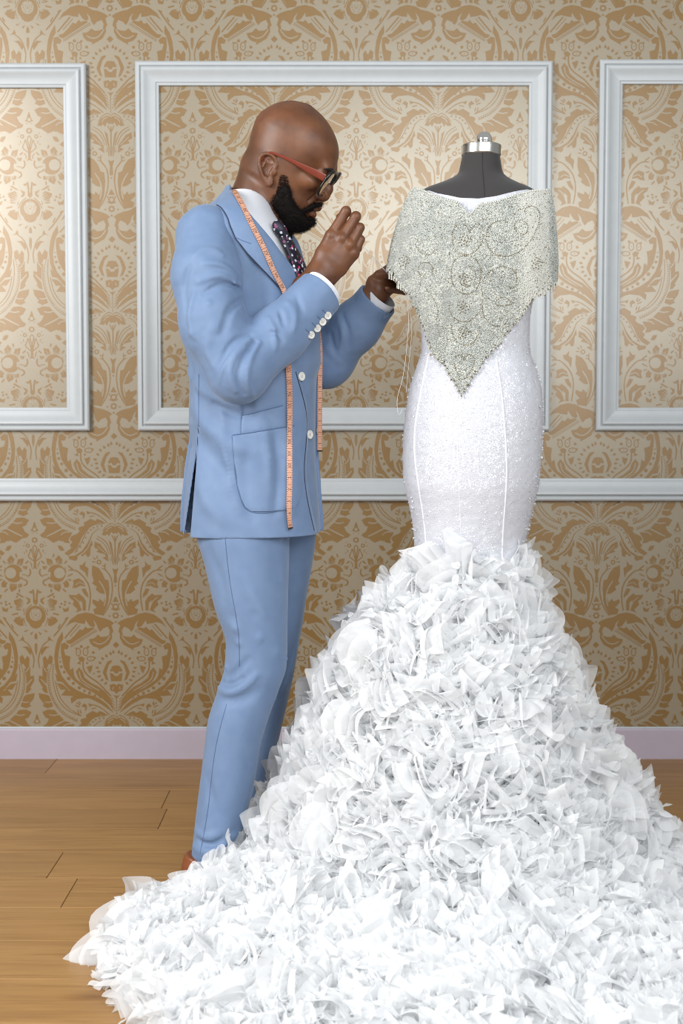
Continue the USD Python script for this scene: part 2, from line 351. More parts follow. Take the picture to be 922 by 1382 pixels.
tulle = M('tulle_white', {'g': ('geometry', {}), 'vt': ('vector_transform', {'transform_type': 'normal', 'vector': (0, 0, 1), 'convert_from': 'object', 'convert_to': 'world'}), 'sc': ('vector_math', {'math_type': 'scale', 'scale': 0.5}), 'ad': ('vector_math', {'math_type': 'add'}), 'no': ('vector_math', {'math_type': 'normalize'}),
                          'd': ('diffuse_bsdf', {'color': (0.935, 0.943, 0.952)}), 't': ('translucent_bsdf', {'color': (0.935, 0.943, 0.952)}), 'm': ('mix_closure', {'fac': 0.42}),
                          'tr': ('transparent_bsdf', {'color': (1, 1, 1)}), 'lw': ('layer_weight', {'blend': 0.4}), 'r': ('rgb_ramp', {'ramp': [(0.0, (0.44, 0.44, 0.44)), (0.45, (0.29, 0.29, 0.29)), (0.95, (0.03, 0.03, 0.03))]}), 'm2': ('mix_closure', {})},
          [('vt.vector', 'sc.vector1'), ('sc.vector', 'ad.vector1'), ('g.normal', 'ad.vector2'), ('ad.vector', 'no.vector1'), ('no.vector', 'd.normal'), ('d.BSDF', 'm.closure1'), ('t.BSDF', 'm.closure2'), ('lw.facing', 'r.fac'), ('r.color', 'm2.fac'), ('m.closure', 'm2.closure1'), ('tr.BSDF', 'm2.closure2')], 'm2.closure')
satin = bumped('skirt_lining', (0.95, 0.96, 0.97), 0.6, 60, 0.1, 0.001, 0.01)
gown_m = M('sequin_cloth', {'g': ('geometry', {}), 'v': ('voronoi_texture', {'scale': 420, 'randomness': 1.0}), 'v3': ('voronoi_texture', {'scale': 420, 'randomness': 1.0}), 'sub': ('vector_math', {'math_type': 'subtract', 'vector2': (0.5, 0.5, 0.5)}),
                            'sc': ('vector_math', {'math_type': 'scale', 'scale': 0.75}), 'add': ('vector_math', {'math_type': 'add'}), 'no': ('vector_math', {'math_type': 'normalize'}),
                            'b': ('bump', {'strength': 0.5, 'distance': 0.0012}), 'p': ('principled_bsdf', {'base_color': srgb(198, 199, 206), 'roughness': 0.6}),
                            'gl': ('glossy_bsdf', {'roughness': 0.18, 'color': (0.95, 0.96, 1.0)}), 'm': ('mix_closure', {'fac': 0.07})},
           [('g.position', 'v.vector'), ('v.distance', 'b.height'), ('b.normal', 'p.normal'), ('v.color', 'sub.vector1'), ('sub.vector', 'sc.vector1'), ('sc.vector', 'add.vector1'), ('g.normal', 'add.vector2'), ('add.vector', 'no.vector1'), ('no.vector', 'gl.normal'), ('p.BSDF', 'm.closure1'), ('gl.BSDF', 'm.closure2')], 'm.closure')
sequin_m = plain('sequin', srgb(205, 207, 214), 0.2, specular_ior_level=0.9, coat_weight=0.5)
cape_m = bumped('cape_net', srgb(183, 182, 174), 0.55, 700, 0.8, 0.0015, 0.06)
bead_silver = plain('bead_silver', srgb(175, 178, 172), 0.18, metallic=0.25, specular_ior_level=0.8)
bead_pearl = plain('bead_pearl', srgb(199, 199, 191), 0.25, specular_ior_level=0.7)
bead_grey = plain('bead_grey', srgb(156, 162, 156), 0.15, metallic=0.3)
bead_gold = plain('bead_gold', srgb(119, 105, 76), 0.25, metallic=0.5)
seam_white = plain('seam_white', srgb(215, 215, 220), 0.6)
# ------------------------------------------------------------------ the room: back wall with damask paper, mouldings, baseboard, plank floor
YW = floor_at(461, 1023)[1]
WX0, WX1, WZ = -2.6, 2.7, 2.75
wall = thing('wall_back', 'back wall papered in silver and gold damask with white panel mouldings', kind='structure')
obj('plaster', box(WX0, WX1, YW, YW + 0.12, -0.02, WZ), wall_base, wall, False)

def damask_half():
    """half a repeat of the printed pattern: shapely geometry, left axis x = 0, right axis x = 837, one period 2036 high, y down"""
    add, cut = [], []
    def fix(P): return [(x - 35 - (y - 300) * 0.0052, y) for x, y in P]
    def sm(P, n=4):
        P = np.asarray(P, float); return P
    def poly(*P, B=0): add.append(Polygon(fix([(x, y + 1191 * B) for x, y in P])).buffer(0))
    def line(w, *P, B=0, to=None):
        q = spline(fix([(x, y + 1191 * B) for x, y in P]), 6 * len(P)) if len(P) > 2 else fix([(x, y + 1191 * B) for x, y in P])
        (cut if to == 'cut' else add).append(LineString(q).buffer(w / 2, quad_segs=2))
    def loop(w, *P, B=0): add.append(LineString(spline(fix([(x, y + 1191 * B) for x, y in P]), 4 * len(P), True)).buffer(w / 2, quad_segs=2))
    def dot(x, y, r, B=0): add.append(Point(fix([(x, y + 1191 * B)])[0]).buffer(r, quad_segs=2))
    def ring(x, y, r, w, B=0):
        p = Point(fix([(x, y + 1191 * B)])[0]); add.append(p.buffer(r + w / 2, quad_segs=4).difference(p.buffer(r - w / 2, quad_segs=4)))
    def star(x, y, r, hole, n=8, B=0):
        cx, cy = fix([(x, y + 1191 * B)])[0]
        a = np.arange(2 * n) * np.pi / n; rr = np.where(np.arange(2 * n) % 2 == 0, r, r * 0.68)
        p = Polygon(np.stack([cx + rr * np.cos(a), cy + rr * np.sin(a)], 1))
        add.append(p.difference(Point(cx, cy).buffer(hole, quad_segs=3)) if hole else p)
    # left axis
    poly((35, 240), (55, 298), (15, 298)); ring(35, 325, 24, 11); dot(66, 335, 9); dot(66, 290, 6); dot(35, 212, 8); dot(60, 365, 7); dot(60, 393, 6)
    star(37, 437, 36, 14); ring(108, 495, 17, 11)
    for x, y in ((138, 462), (150, 498), (125, 545), (122, 560), (145, 575)): dot(x, y, 8)
    loop(11, (35, 490), (55, 515), (48, 560), (35, 600), (22, 560), (15, 515)); loop(11, (48, 660), (58, 590), (78, 532), (82, 550), (100, 590), (105, 600), (72, 640))
    poly((20, 600), (50, 600), (50, 720), (72, 748), (40, 735), (35, 752), (25, 735)); line(10, (88, 670), (70, 700), (72, 720))
    # blossom
    c = Point(fix([(262, 790)])[0]); add.append(c.buffer(95, quad_segs=6).difference(Point(fix([(292, 785)])[0]).buffer(58, quad_segs=5)))
    for k in range(26):
        a = k * 2.4; r = 10 * math.sqrt(k); dot(290 + r * math.cos(a), 785 + r * math.sin(a), 5)
    poly((152, 628), (212, 640), (240, 690), (185, 712), (165, 690)); poly((245, 640), (287, 595), (328, 650), (318, 698), (262, 690)); poly((340, 715), (360, 740), (368, 800), (345, 760))
    poly((232, 898), (305, 890), (312, 935), (288, 985), (245, 962), (228, 940)); poly((320, 892), (365, 855), (392, 895), (388, 935), (345, 938)); poly((172, 890), (225, 905), (215, 940), (180, 935)); poly((112, 712), (172, 706), (160, 742), (128, 752))
    for a in (((235, 588), (226, 615)), ((368, 660), (345, 685)), ((385, 710), (425, 740)), ((378, 818), (425, 795)), ((385, 855), (410, 862)), ((330, 955), (356, 982)), ((205, 958), (206, 986)), ((108, 660), (132, 682))): line(16, *a)
    line(16, (92, 745), (85, 785), (112, 818), (160, 800), (186, 818), (165, 850), (125, 868), (126, 900), (152, 916))
    for i in range(5):
        for j in range(3): dot(42 + 24 * j + 10 * (i % 2), 848 + 22 * i, 5)
    def rays_(cx, cy, r0, r1, n, w, a0=0, a1=2 * math.pi):
        for k in range(n):
            a = a0 + (a1 - a0) * (k + .5) / n; rr = r1 - (k % 2) * (r1 - r0) * .35
            line(w, (cx + r0 * math.cos(a), cy + r0 * math.sin(a)), (cx + rr * math.cos(a), cy + rr * math.sin(a)), to='cut')
    rays_(262, 790, 98, 150, 52, 5.5); rays_(205, 800, 10, 44, 11, 5, 1.9, 4.4)
    for x0, y0, r in ((178, 905, 26), (352, 725, 22), (150, 728, 20), (352, 925, 20)): dot(x0, y0, 6)
    # vase and pomegranate
    line(18, (62, 965), (54, 1020), (52, 1090)); poly((65, 968), (116, 986), (75, 1004)); poly((20, 1075), (62, 1065), (64, 1095), (48, 1122), (20, 1125))
    c = Point(fix([(35, 1240)])[0]); add.append(c.buffer(110, quad_segs=6).difference(Point(fix([(35, 1225)])[0]).buffer(70, quad_segs=6)))
    for k in range(30):
        a = k * 2.4; r = 11 * math.sqrt(k); dot(35 + abs(r * math.cos(a)), 1220 + r * math.sin(a), 5)
    poly((20, 1300), (58, 1328), (105, 1322), (95, 1362), (35, 1378)); line(10, (80, 1122), (130, 1165), (160, 1225), (162, 1290), (140, 1345))
    poly((60, 1400), (100, 1422), (88, 1446)); poly((108, 1380), (168, 1400), (150, 1412)); poly((35, 1405), (55, 1440), (58, 1480), (35, 1492))
    poly((90, 1060), (138, 1035), (146, 1072), (122, 1120), (92, 1092)); poly((163, 1080), (190, 1050), (266, 1075), (258, 1110), (240, 1130), (246, 1170), (215, 1185), (180, 1228), (160, 1190), (158, 1130))
    rays_(40, 1190, 130, 205, 26, 5.5, -1.0, .5); rays_(35, 1290, 85, 122, 18, 5, .2, 1.5)
    line(18, (165, 1040), (228, 1003)); line(18, (235, 1042), (228, 1030)); poly((172, 1270), (200, 1240), (245, 1252), (274, 1290), (240, 1325), (200, 1348), (168, 1340)); line(16, (225, 1213), (280, 1226)); line(14, (275, 1370), (296, 1330))
    poly((275, 492), (320, 500), (346, 545), (310, 552), (285, 526))
    # feathered great leaf
    A = -1191 + 2036 - 1191
    poly((112, 500), (135, 468), (160, 512), (185, 460), (216, 485), (212, 545), (180, 570), (156, 640), (150, 700), (150, 800), (162, 872), (128, 862), (95, 820), (112, 815), (66, 735), (70, 680), (108, 690), (104, 560), B=1)
    poly((62, 868), (150, 885), (175, 900), (202, 960), (215, 1010), (158, 1032), (103, 1005), (122, 985), (75, 925), B=1)
    poly((90, 225), (150, 198), (222, 205), (255, 245), (310, 298), (330, 325), (372, 335), (430, 362), (388, 430), (405, 472), (350, 466), (316, 438), (320, 455), (290, 440), (230, 467), (195, 440), (165, 420), (115, 410), (90, 380), (135, 350), (152, 318), (160, 298), (125, 285))
    line(13, (165, 255), (215, 262), (262, 252), to='cut'); line(13, (165, 398), (240, 362), (322, 318), to='cut'); line(11, (310, 382), (345, 356), (400, 352), to='cut'); line(10, (110, 520), (120, 600), (150, 640), B=1, to='cut')
    line(12, (180, 560), (160, 600), (155, 610), B=1, to='cut'); line(12, (90, 720), (130, 760), (152, 790), B=1, to='cut'); line(12, (130, 965), (170, 968), (200, 960), B=1, to='cut')
    q = spline(fix([(x, y + 1191) for x, y in ((202, 565), (183, 640), (178, 720), (186, 800), (206, 890), (242, 970), (302, 1050), (382, 1112), (465, 1152))]), 30)
    for x, y in q: add.append(Point(x, y).buffer(10, quad_segs=1))
    line(9, (222, 560), (214, 700), (230, 820), (266, 930), (342, 1030), (432, 1085), (512, 1113), B=1); line(9, (240, 740), (256, 820), (292, 920), (352, 1000), (422, 1060), (505, 1104), B=1); line(8, (166, 600), (162, 700), (168, 800), (190, 890), (226, 970), (284, 1056), (364, 1122), (470, 1172), B=1)
    # sabre with beads and plumes
    poly((320, 208), (327, 290), (302, 330), (280, 420), (270, 520), (282, 610), (312, 690), (382, 780), (472, 840), (562, 880), (642, 898), (722, 940), (782, 990), (832, 1050), (852, 1082), (798, 1042), (718, 985), (618, 932), (540, 912), (450, 880), (396, 845), (328, 770), (268, 690), (240, 600), (231, 480), (245, 370), (270, 290), B=1)
    for x, y, r in ((290, 490, 9), (293, 535, 12), (305, 588, 16), (335, 645, 16), (382, 713, 21), (430, 765, 17), (492, 812, 19), (545, 845, 15), (598, 868, 18), (655, 893, 13), (705, 915, 10)): dot(x, y, r, B=1)
    poly((305, 340), (345, 330), (386, 365), (370, 402), (332, 400), (346, 462), (402, 480), (390, 560), (396, 622), (428, 598), (440, 680), (462, 722), (520, 765), (580, 806), (700, 862), (780, 905), (830, 990), (860, 1080), (818, 1004), (738, 932), (640, 864), (520, 804), (430, 732), (370, 662), (330, 592), (310, 500), (300, 420), B=1)
    poly((456, 640), (490, 592), (530, 640), (546, 700), (620, 762), (700, 802), (770, 860), (822, 930), (852, 1062), (800, 950), (720, 878), (600, 808), (508, 748), (478, 700), B=1); line(11, (490, 640), (512, 715), (590, 778), (700, 842), B=1, to='cut')
    for P in (((238, 650), (262, 682), (292, 700), (322, 752), (258, 742)), ((248, 760), (312, 770), (382, 832), (298, 832)), ((298, 892), (350, 830), (440, 862), (484, 890), (400, 900)), ((400, 922), (440, 888), (560, 898), (642, 918), (560, 922), (470, 932), (408, 982))): poly(*P, B=1)
    line(15, (532, 530), (540, 620), (592, 690), (682, 752), (762, 832), (822, 900), B=1); poly((568, 590), (632, 568), (624, 620), (602, 662), B=1)
    for x, y, a, b in ((484, 432, 24, 42), (560, 428, 26, 42), (614, 502, 40, 24)):
        e = affinity.scale(Point(fix([(x, y + 1191)])[0]).buffer(1, quad_segs=4), a, b); add.append(e.buffer(5).difference(e.buffer(-5)))
    for x, y, r in ((515, 372, 17), (585, 378, 14), (640, 436, 16), (655, 492, 13), (462, 392, 11), (484, 432, 7), (560, 428, 7), (614, 502, 7), (575, 548, 12), (645, 660, 10)): dot(x, y, r, B=1)
    poly((480, 490), (520, 476), (552, 500), (542, 532), (498, 532), B=1); poly((463, 550), (502, 528), (512, 568), B=1)
    # crested wave, wing and curl
    poly((335, 190), (400, 90), (480, 30), (560, 10), (640, 25), (700, 60), (760, 72), (820, 95), (862, 125), (832, 148), (842, 190), (852, 215), (836, 238), (792, 160), (742, 182), (716, 215), (690, 180), (674, 130), (640, 88), (662, 150), (640, 172), (602, 150), (560, 88), (556, 132), (500, 126), (450, 112), (400, 128), (355, 165), B=1)
    poly((352, 312), (400, 300), (450, 250), (500, 188), (530, 200), (560, 160), (582, 180), (622, 170), (662, 180), (560, 242), (402, 347), (370, 340), B=1); line(15, (345, 282), (470, 135), B=1); line(8, (400, 262), (502, 148), B=1); line(7, (402, 362), (672, 192), B=1); line(7, (404, 378), (682, 204), B=1)
    poly((594, 295), (652, 285), (690, 245), (722, 272), (770, 268), (806, 255), (815, 200), (832, 200), (838, 280), (802, 350), (742, 385), (688, 417), (700, 390), (640, 370), (612, 340), B=1); line(12, (640, 322), (702, 347), (770, 320), (816, 260), B=1, to='cut')
    # right axis
    star(878, 43, 42, 17, B=1); dot(878, 112, 12, B=1); dot(812, 50, 10, B=1); poly((872, 1030), (902, 1092), (842, 1092)); ring(874, 1140, 26, 16); dot(838, 1112, 10); line(14, (835, 1165), (872, 1178))
    star(880, 355, 38, 0, 4, B=1)
    for x, y in ((850, 430), (820, 446), (776, 470), (736, 500), (708, 545), (680, 598), (694, 640), (700, 690), (728, 730), (768, 765)):
        d = np.array([x - 885, y - 640.0]); d /= np.linalg.norm(d); n = np.array([-d[1], d[0]]); p = np.array([x, y])
        poly(tuple(p + d * 24), tuple(p + n * 15 - d * 4), tuple(p - d * 24), tuple(p - n * 15 - d * 4), B=1)
    poly((836, 515), (790, 530), (758, 592), (738, 650), (770, 722), (802, 742), (776, 655), (800, 572), (838, 528), B=1); poly((885, 572), (840, 580), (812, 632), (832, 642), (850, 632), (868, 662), (885, 655), B=1)
    poly((812, 652), (826, 742), (885, 742), (885, 682), (865, 688), (845, 660), B=1); poly((808, 782), (858, 768), (885, 790), (885, 885), (858, 852), (818, 842), B=1); line(9, (840, 830), (850, 800), B=1, to='cut')
    rays_(885, 640, 64, 100, 16, 5, 2.2, 3.9); rays_(885, 755, 20, 70, 9, 5, -2.6, -1.6 + 0.03)
    for k in range(6): dot(860 + 16 * (k % 2), 490 + 14 * k, 6, B=1)
    line(15, (885, 890), (886, 1100), B=1); poly((838, 880), (885, 905), (885, 935), (866, 915), B=1)
    for k in range(5): line(9, (822 + 6 * k, 915 + 30 * k), (848 + 5 * k, 935 + 30 * k), B=1)
    # palmette and S plume
    poly((733, 384), (770, 318), (830, 282), (872, 296), (872, 365), (852, 372), (835, 350), (812, 398), (792, 370), (775, 392)); line(9, (742, 345), (782, 292), (850, 264), (872, 285)); line(10, (780, 350), (800, 318), (835, 300), to='cut')
    poly((500, 165), (530, 132), (562, 155), (556, 200), (535, 220), (542, 180))
    for a in (((440, 155), (480, 172)), ((460, 200), (474, 238)), ((488, 205), (498, 238)), ((452, 125), (486, 150)), ((478, 112), (492, 138)), ((610, 192), (652, 182))): line(12, *a)
    line(12, (582, 150), (640, 152), (720, 190), (792, 252)); poly((575, 130), (625, 148), (590, 172))
    poly((785, 268), (740, 235), (690, 213), (670, 236), (620, 213), (580, 235), (545, 258), (556, 286), (500, 300), (490, 320), (505, 345), (480, 370), (420, 395), (400, 430), (430, 460), (400, 490), (420, 520), (345, 575), (380, 602), (430, 572), (482, 510), (522, 420), (572, 340), (632, 284), (700, 258))
    line(9, (745, 268), (662, 274), (592, 320), (552, 400), (502, 500), (450, 572))
    for x, y in ((735, 290), (690, 294), (650, 308), (622, 330), (592, 362), (567, 412), (541, 465), (512, 510), (475, 555)): dot(x, y, 10)
    poly((740, 318), (690, 328), (650, 368), (630, 420), (640, 492), (620, 510), (612, 600), (588, 618), (562, 580), (540, 608), (500, 600), (465, 658), (395, 640), (388, 606), (450, 602), (530, 550), (592, 460), (632, 368), (692, 318)); line(10, (700, 332), (655, 362), (622, 440), (560, 555), (480, 615), to='cut')
    line(10, (690, 395), (762, 440), (812, 520), (842, 640), (862, 722)); line(9, (680, 420), (742, 460), (796, 540), (828, 655))
    poly((660, 450), (720, 480), (780, 560), (802, 600), (832, 702), (800, 662), (738, 620), (782, 610), (760, 585), (678, 562), (702, 537), (656, 515)); line(8, (690, 500), (740, 545), (775, 580), to='cut')
    line(11, (872, 395), (872, 700)); line(12, (842, 388), (868, 450)); poly((803, 432), (838, 470), (860, 620), (868, 700), (846, 600)); poly((843, 735), (872, 722), (880, 760), (876, 900), (856, 880), (862, 800)); dot(874, 918, 10)
    ring(705, 670, 20, 14)
    for a in (((650, 625), (668, 640)), ((638, 665), (662, 668)), ((682, 608), (690, 630)), ((740, 706), (756, 712))): line(13, *a)
    line(13, (770, 690), (766, 740), (812, 800), (840, 880), (840, 1000), (802, 1140), (745, 1232)); line(10, (735, 735), (772, 752))
    poly((632, 700), (700, 730), (742, 790), (758, 832), (766, 852), (802, 862), (812, 950), (802, 1080), (782, 1150), (738, 1232), (658, 1220), (642, 1170), (680, 1150), (634, 1100), (636, 1060), (700, 1086), (710, 1055), (752, 1095), (770, 1010), (720, 1000), (668, 960), (682, 930), (632, 895), (650, 870), (630, 800)); line(13, (708, 870), (756, 950), (772, 1060), (758, 1130), to='cut')
    line(14, (388, 755), (450, 755), (530, 810), (592, 900), (613, 1000), (606, 1120), (596, 1180))
    poly((500, 700), (530, 700), (566, 653), (560, 710), (596, 735), (585, 842), (560, 780), (508, 740)); poly((424, 945), (440, 900), (430, 862), (492, 840), (540, 870), (562, 930), (510, 918), (470, 940)); line(9, (460, 912), (500, 885), (545, 905), to='cut'); poly((518, 955), (560, 945), (590, 1010), (592, 1052), (548, 1010))
    poly((385, 1015), (470, 1020), (490, 998), (540, 1040), (566, 1080), (566, 1180), (533, 1186), (530, 1100), (500, 1068), (522, 1180), (455, 1206), (480, 1170), (428, 1120), (440, 1080), (400, 1052)); line(10, (440, 1042), (490, 1085), (520, 1160), to='cut')
    poly((318, 1150), (350, 1165), (392, 1138), (382, 1190), (335, 1197))
    for x, y in ((310, 1110), (350, 1090), (395, 1103), (295, 1145), (345, 1120)): dot(x, y, 12)
    line(15, (372, 1256), (332, 1320), (282, 1391), (230, 1451)); poly((345, 1262), (392, 1250), (352, 1300))
    poly((162, 1491), (176, 1448), (202, 1490), (242, 1511)); line(12, (182, 1495), (122, 1541), (82, 1621), (66, 1691), (76, 1790)); poly((82, 1610), (130, 1561), (192, 1566), (150, 1584), (100, 1660)); poly((35, 1515), (56, 1541), (55, 1611), (38, 1692))
    line(9, (38, 1690), (42, 1850))
    g = unary_union(add).difference(unary_union(cut))
    return g
def damask_tile(s):
    """one whole repeat (mirrored), in metres, origin on the left axis at y = 0, z up; wrapped to one period"""
    Wd, P = 837.0, 2036.0
    g = damask_half()
    g = unary_union([g, affinity.translate(g, 0, -P), affinity.translate(g, 0, P)]).intersection(sbox(0, 200, Wd, 200 + P))
    g = g.buffer(-1.5).buffer(1.5).simplify(2.6)
    V, F, n = [], [], 0
    import mapbox_earcut as ec
    for q in getattr(g, 'geoms', [g]):
        if q.area < 90: continue
        rings = [np.array(q.exterior.coords)[:-1]] + [np.array(r.coords)[:-1] for r in q.interiors]
        v = np.vstack(rings); e = np.cumsum([len(r) for r in rings]).astype(np.uint32)
        t = ec.triangulate_float64(v, e).reshape(-1, 3).astype(int)
        V.append(v); F.append(t + n); n += len(v)
    V, F = np.vstack(V), np.vstack(F)
    V2 = V.copy(); V2[:, 0] = 2 * Wd - V[:, 0]
    V = np.vstack([V, V2]); F = np.vstack([F, F[:, ::-1] + n])
    return V * s, F
PX_AX0, PX_PERIOD = 44.3, 218.2
_xl, _xr = at(PX_AX0, 550, YW)[0], at(PX_AX0 + PX_PERIOD, 550, YW)[0]
TW = _xr - _xl; TS = TW / (2 * 837.0)
def zw(py): return at(461, py, YW)[2]
TH_UP = zw(282.7) - zw(549.0)
tileV, tileF = damask_tile(TS)
RAIL = (zw(675.5), zw(645.5))
def paper(z_anchor, th, zlo, zhi):
    """tiles whose pomegranate (y = 1240 in tile units) sits at z_anchor"""
    ms = []
    k0 = math.floor((WX0 - _xl) / TW); k1 = math.ceil((WX1 - _xl) / TW)
    sy = th / (2036 * TS)
    for j in range(-8, 9):
        z0 = z_anchor + j * th
        zt = z0 - (tileV[:, 1] - 1240 * TS) * sy
        if zt.max() < zlo or zt.min() > zhi: continue
        for k in range(k0, k1):
            v = np.stack([_xl + k * TW + tileV[:, 0], np.full(len(tileV), YW - 0.0003), zt], 1)
            c = v[tileF].mean(1); ok = (c[:, 2] > zlo) & (c[:, 2] < zhi) & (c[:, 0] > WX0) & (c[:, 0] < WX1)
            ms.append((v, tileF[ok]))
    v, f = cat_mesh(ms)
    u, inv = np.unique(f.ravel(), return_inverse=True)
    v, f = v[u], inv.reshape(-1, 3)
    n = np.cross(v[f[0, 1]] - v[f[0, 0]], v[f[0, 2]] - v[f[0, 0]])
    bad = np.cross(v[f[:, 1]] - v[f[:, 0]], v[f[:, 2]] - v[f[:, 0]])[:, 1] > 0
    f[bad] = f[bad][:, ::-1]
    v = v.copy(); v[:, 2] = np.clip(v[:, 2], zlo - 0.01, zhi + 0.01)
    return v, f
mid_rail = (RAIL[0] + RAIL[1]) / 2
obj('wallpaper_print', paper(zw(549.0), TH_UP, mid_rail, WZ), wall_gold, wall, False, label='gold damask print above the chair rail', kind='stuff')
obj('wallpaper_print', paper(zw(831.4), TH_UP, 0.05, mid_rail), wall_gold, wall, False, label='gold damask print below the chair rail', kind='stuff')

PROFILE = np.array([(0, 0), (0, .34), (.05, .40), (.10, .40), (.13, .52), (.22, .54), (.34, .60), (.46, .72), (.56, .90), (.63, .99), (.69, 1.0), (.735, .92), (.745, .66), (.79, .62), (.80, .80), (.83, .86), (.93, .86), (.97, .78), (1, .70), (1, 0)])
def moulding(a, b, inward, ma, mb, w, depth):
    """a straight run of moulding between the outer corners a and b (x, z); ma, mb = 1 for a mitred end"""
    a, b = np.array(a, float), np.array(b, float); d = (b - a) / np.linalg.norm(b - a); q = np.array(inward, float)
    V = []
    for end, m, s in ((a, ma, 1), (b, mb, -1)):
        for t, h in PROFILE:
            o = (1 - t) * w
            p = end + q * o + d * s * (o if m else 0)
            V.append((p[0], YW - 0.0008 - h * depth, p[1]))
    n = len(PROFILE); F = []
    for i in range(n - 1): F += [(i, i + 1, n + i + 1), (i, n + i + 1, n + i)]
    V = np.array(V); F = np.array(F)
    m = trimesh.Trimesh(V, F, process=False)
    if (m.face_normals[:, 1] * m.area_faces).sum() > 0: F = F[:, ::-1]
    return V, F
def panel_frame(name, pxl, pxr, pyt, pyb, label):
    t = thing(name, label, kind='structure')
    x0, x1, z1, z0 = at(pxl, 330, YW)[0], at(pxr, 330, YW)[0], zw(pyt), zw(pyb)
    w = 0.071
    for a, b, q in (((x0, z1), (x1, z1), (0, -1)), ((x1, z1), (x1, z0), (-1, 0)), ((x1, z0), (x0, z0), (0, 1)), ((x0, z0), (x0, z1), (1, 0))):
        obj('moulding', moulding(a, b, q, 1, 1, w, 0.026), trim_white, t, 28)
panel_frame('trim_1', -440, 119.5, 87.5, 581, 'white panel moulding frame on the left of the wall')
panel_frame('trim_2', 185.5, 743, 84.5, 581, 'white panel moulding frame behind the man and the gown')
panel_frame('trim_3', 806, 1365, 82.5, 581, 'white panel moulding frame on the right of the wall')
t = thing('trim_4', 'white chair rail moulding across the wall at hip height', kind='structure')
for xa, xb in ((WX0, -0.35), (-0.35, WX1)):
    obj('moulding', moulding((xa, RAIL[0]), (xb, RAIL[0]), (0, 1), 0, 0, RAIL[1] - RAIL[0], 0.028), trim_white, t, 28)
t = thing('baseboard_back', 'pale lilac baseboard along the foot of the wall', kind='structure')
zb = zw(982.5)
bd = 0.014
prof = [(0, 0), (bd, 0), (bd, zb - 0.006), (bd - 0.002, zb - 0.001), (bd - 0.006, zb), (0, zb)]
V = [(x, YW - d, z) for x in (WX0, WX1) for d, z in prof]; n = len(prof)
obj('board', (np.array(V), np.array([(i, n + i, n + i + 1, i + 1) for i in range(n - 1)])), base_lilac, t, 28)
obj('caulk_bead', tube([(WX0, YW - 0.003, zb + 0.001), (WX1, YW - 0.003, zb + 0.001)], 0.0045, 6), trim_white, t, True)

fl = thing('floor', 'honey oak plank floor', kind='structure')
obj('underlay', box(WX0, WX1, 0.7, YW + 0.02, -0.03, -0.0025), subfloor_m, fl, False)
rng = random.Random(5)
PW, PL, gap = 0.195, 1.32, 0.0006
y0 = floor_at(461, 1091)[1]
offs = {0: floor_at(208, 1110)[0], 1: floor_at(223, 1078)[0]}
rows = range(-15, 5)
joint = {0: floor_at(223, 1080)[0], -1: floor_at(208, 1130)[0], -3: floor_at(56, 1195)[0], -4: floor_at(61, 1260)[0]}
for r in rows:
    ya, yb = y0 + r * PW, min(y0 + (r + 1) * PW, YW + 0.01)
    if ya > YW or yb < 0.8: continue
    xs = joint.get(r, rng.uniform(-0.6, 0.6)); xs -= PL * math.ceil((xs - WX0) / PL)
    while xs < WX1:
        xa, xb = max(xs, WX0), min(xs + PL, WX1)
        if xb - xa > 0.05:
            m = box(xa + gap, xb - gap, ya + gap, yb - gap, -0.012, rng.uniform(-0.0002, 0.0002), 0.0012)
            obj('plank', m, woods[rng.randrange(3)], fl, False, origin=None)
        xs += PL
# ------------------------------------------------------------------ the man: bald, bearded, in a light blue suit, holding a needle
YM = 3.10
man = thing('person', 'bald bearded man in pale blue suit sewing beside the white gown', 'person')
def J(px, py, dy): return at(px, py, YM + dy)

# ---- head frame
PXM = 1 / 600.0
HP, HYAW = math.radians(26), math.radians(3.0)
HC = J(390, 215, -0.015)
Fh = np.array([math.cos(HYAW), -math.sin(HYAW), 0]); Zu = np.array([0, 0, 1.0])
HF = math.cos(HP) * Fh - math.sin(HP) * Zu; HU = math.sin(HP) * Fh + math.cos(HP) * Zu; HS = np.array([-math.sin(HYAW), -math.cos(HYAW), 0])
HROLL = math.radians(9); HU, HS = HU * math.cos(HROLL) + HS * math.sin(HROLL), HS * math.cos(HROLL) - HU * math.sin(HROLL)
HR = np.stack([HF, HU, HS])
def hl(F, U, S): return HC + (F * HF + U * HU + S * HS) * PXM
def fu(cx, cy):
    """pixels of the enlarged head view -> head-frame forward, up"""
    dx, dy = 320 + np.asarray(cx) / 5.7625 - 390, 130 + np.asarray(cy) / 5.7625 - 215
    return dx * math.cos(HP) + dy * math.sin(HP), dx * math.sin(HP) - dy * math.cos(HP)
SL = np.array([(-84, 30, 40, 7), (-80, 20, 47, 15), (-72, 8, 53, 24), (-62, -4, 56, 31), (-51, -18, 58, 37), (-41, -33, 58.5, 41), (-33, -46, 58, 43), (-20, -51, 57, 45.5), (-10, -54, 56, 46.5), (0, -57.5, 57, 47.3),
               (10, -59.5, 59, 47.8), (19, -60.5, 60.5, 48), (29, -61, 59.3, 47.5), (38, -59, 55.8, 46), (47, -54, 49.5, 43), (57, -46, 39, 37), (66, -35, 25, 27), (71, -25, 13, 18), (74.5, -10, -1, 6)], float)
SLi = [PchipInterpolator(SL[:, 0], SL[:, k]) for k in (1, 2, 3)]
def head_local(p): return ((p - HC) @ HR.T) / PXM
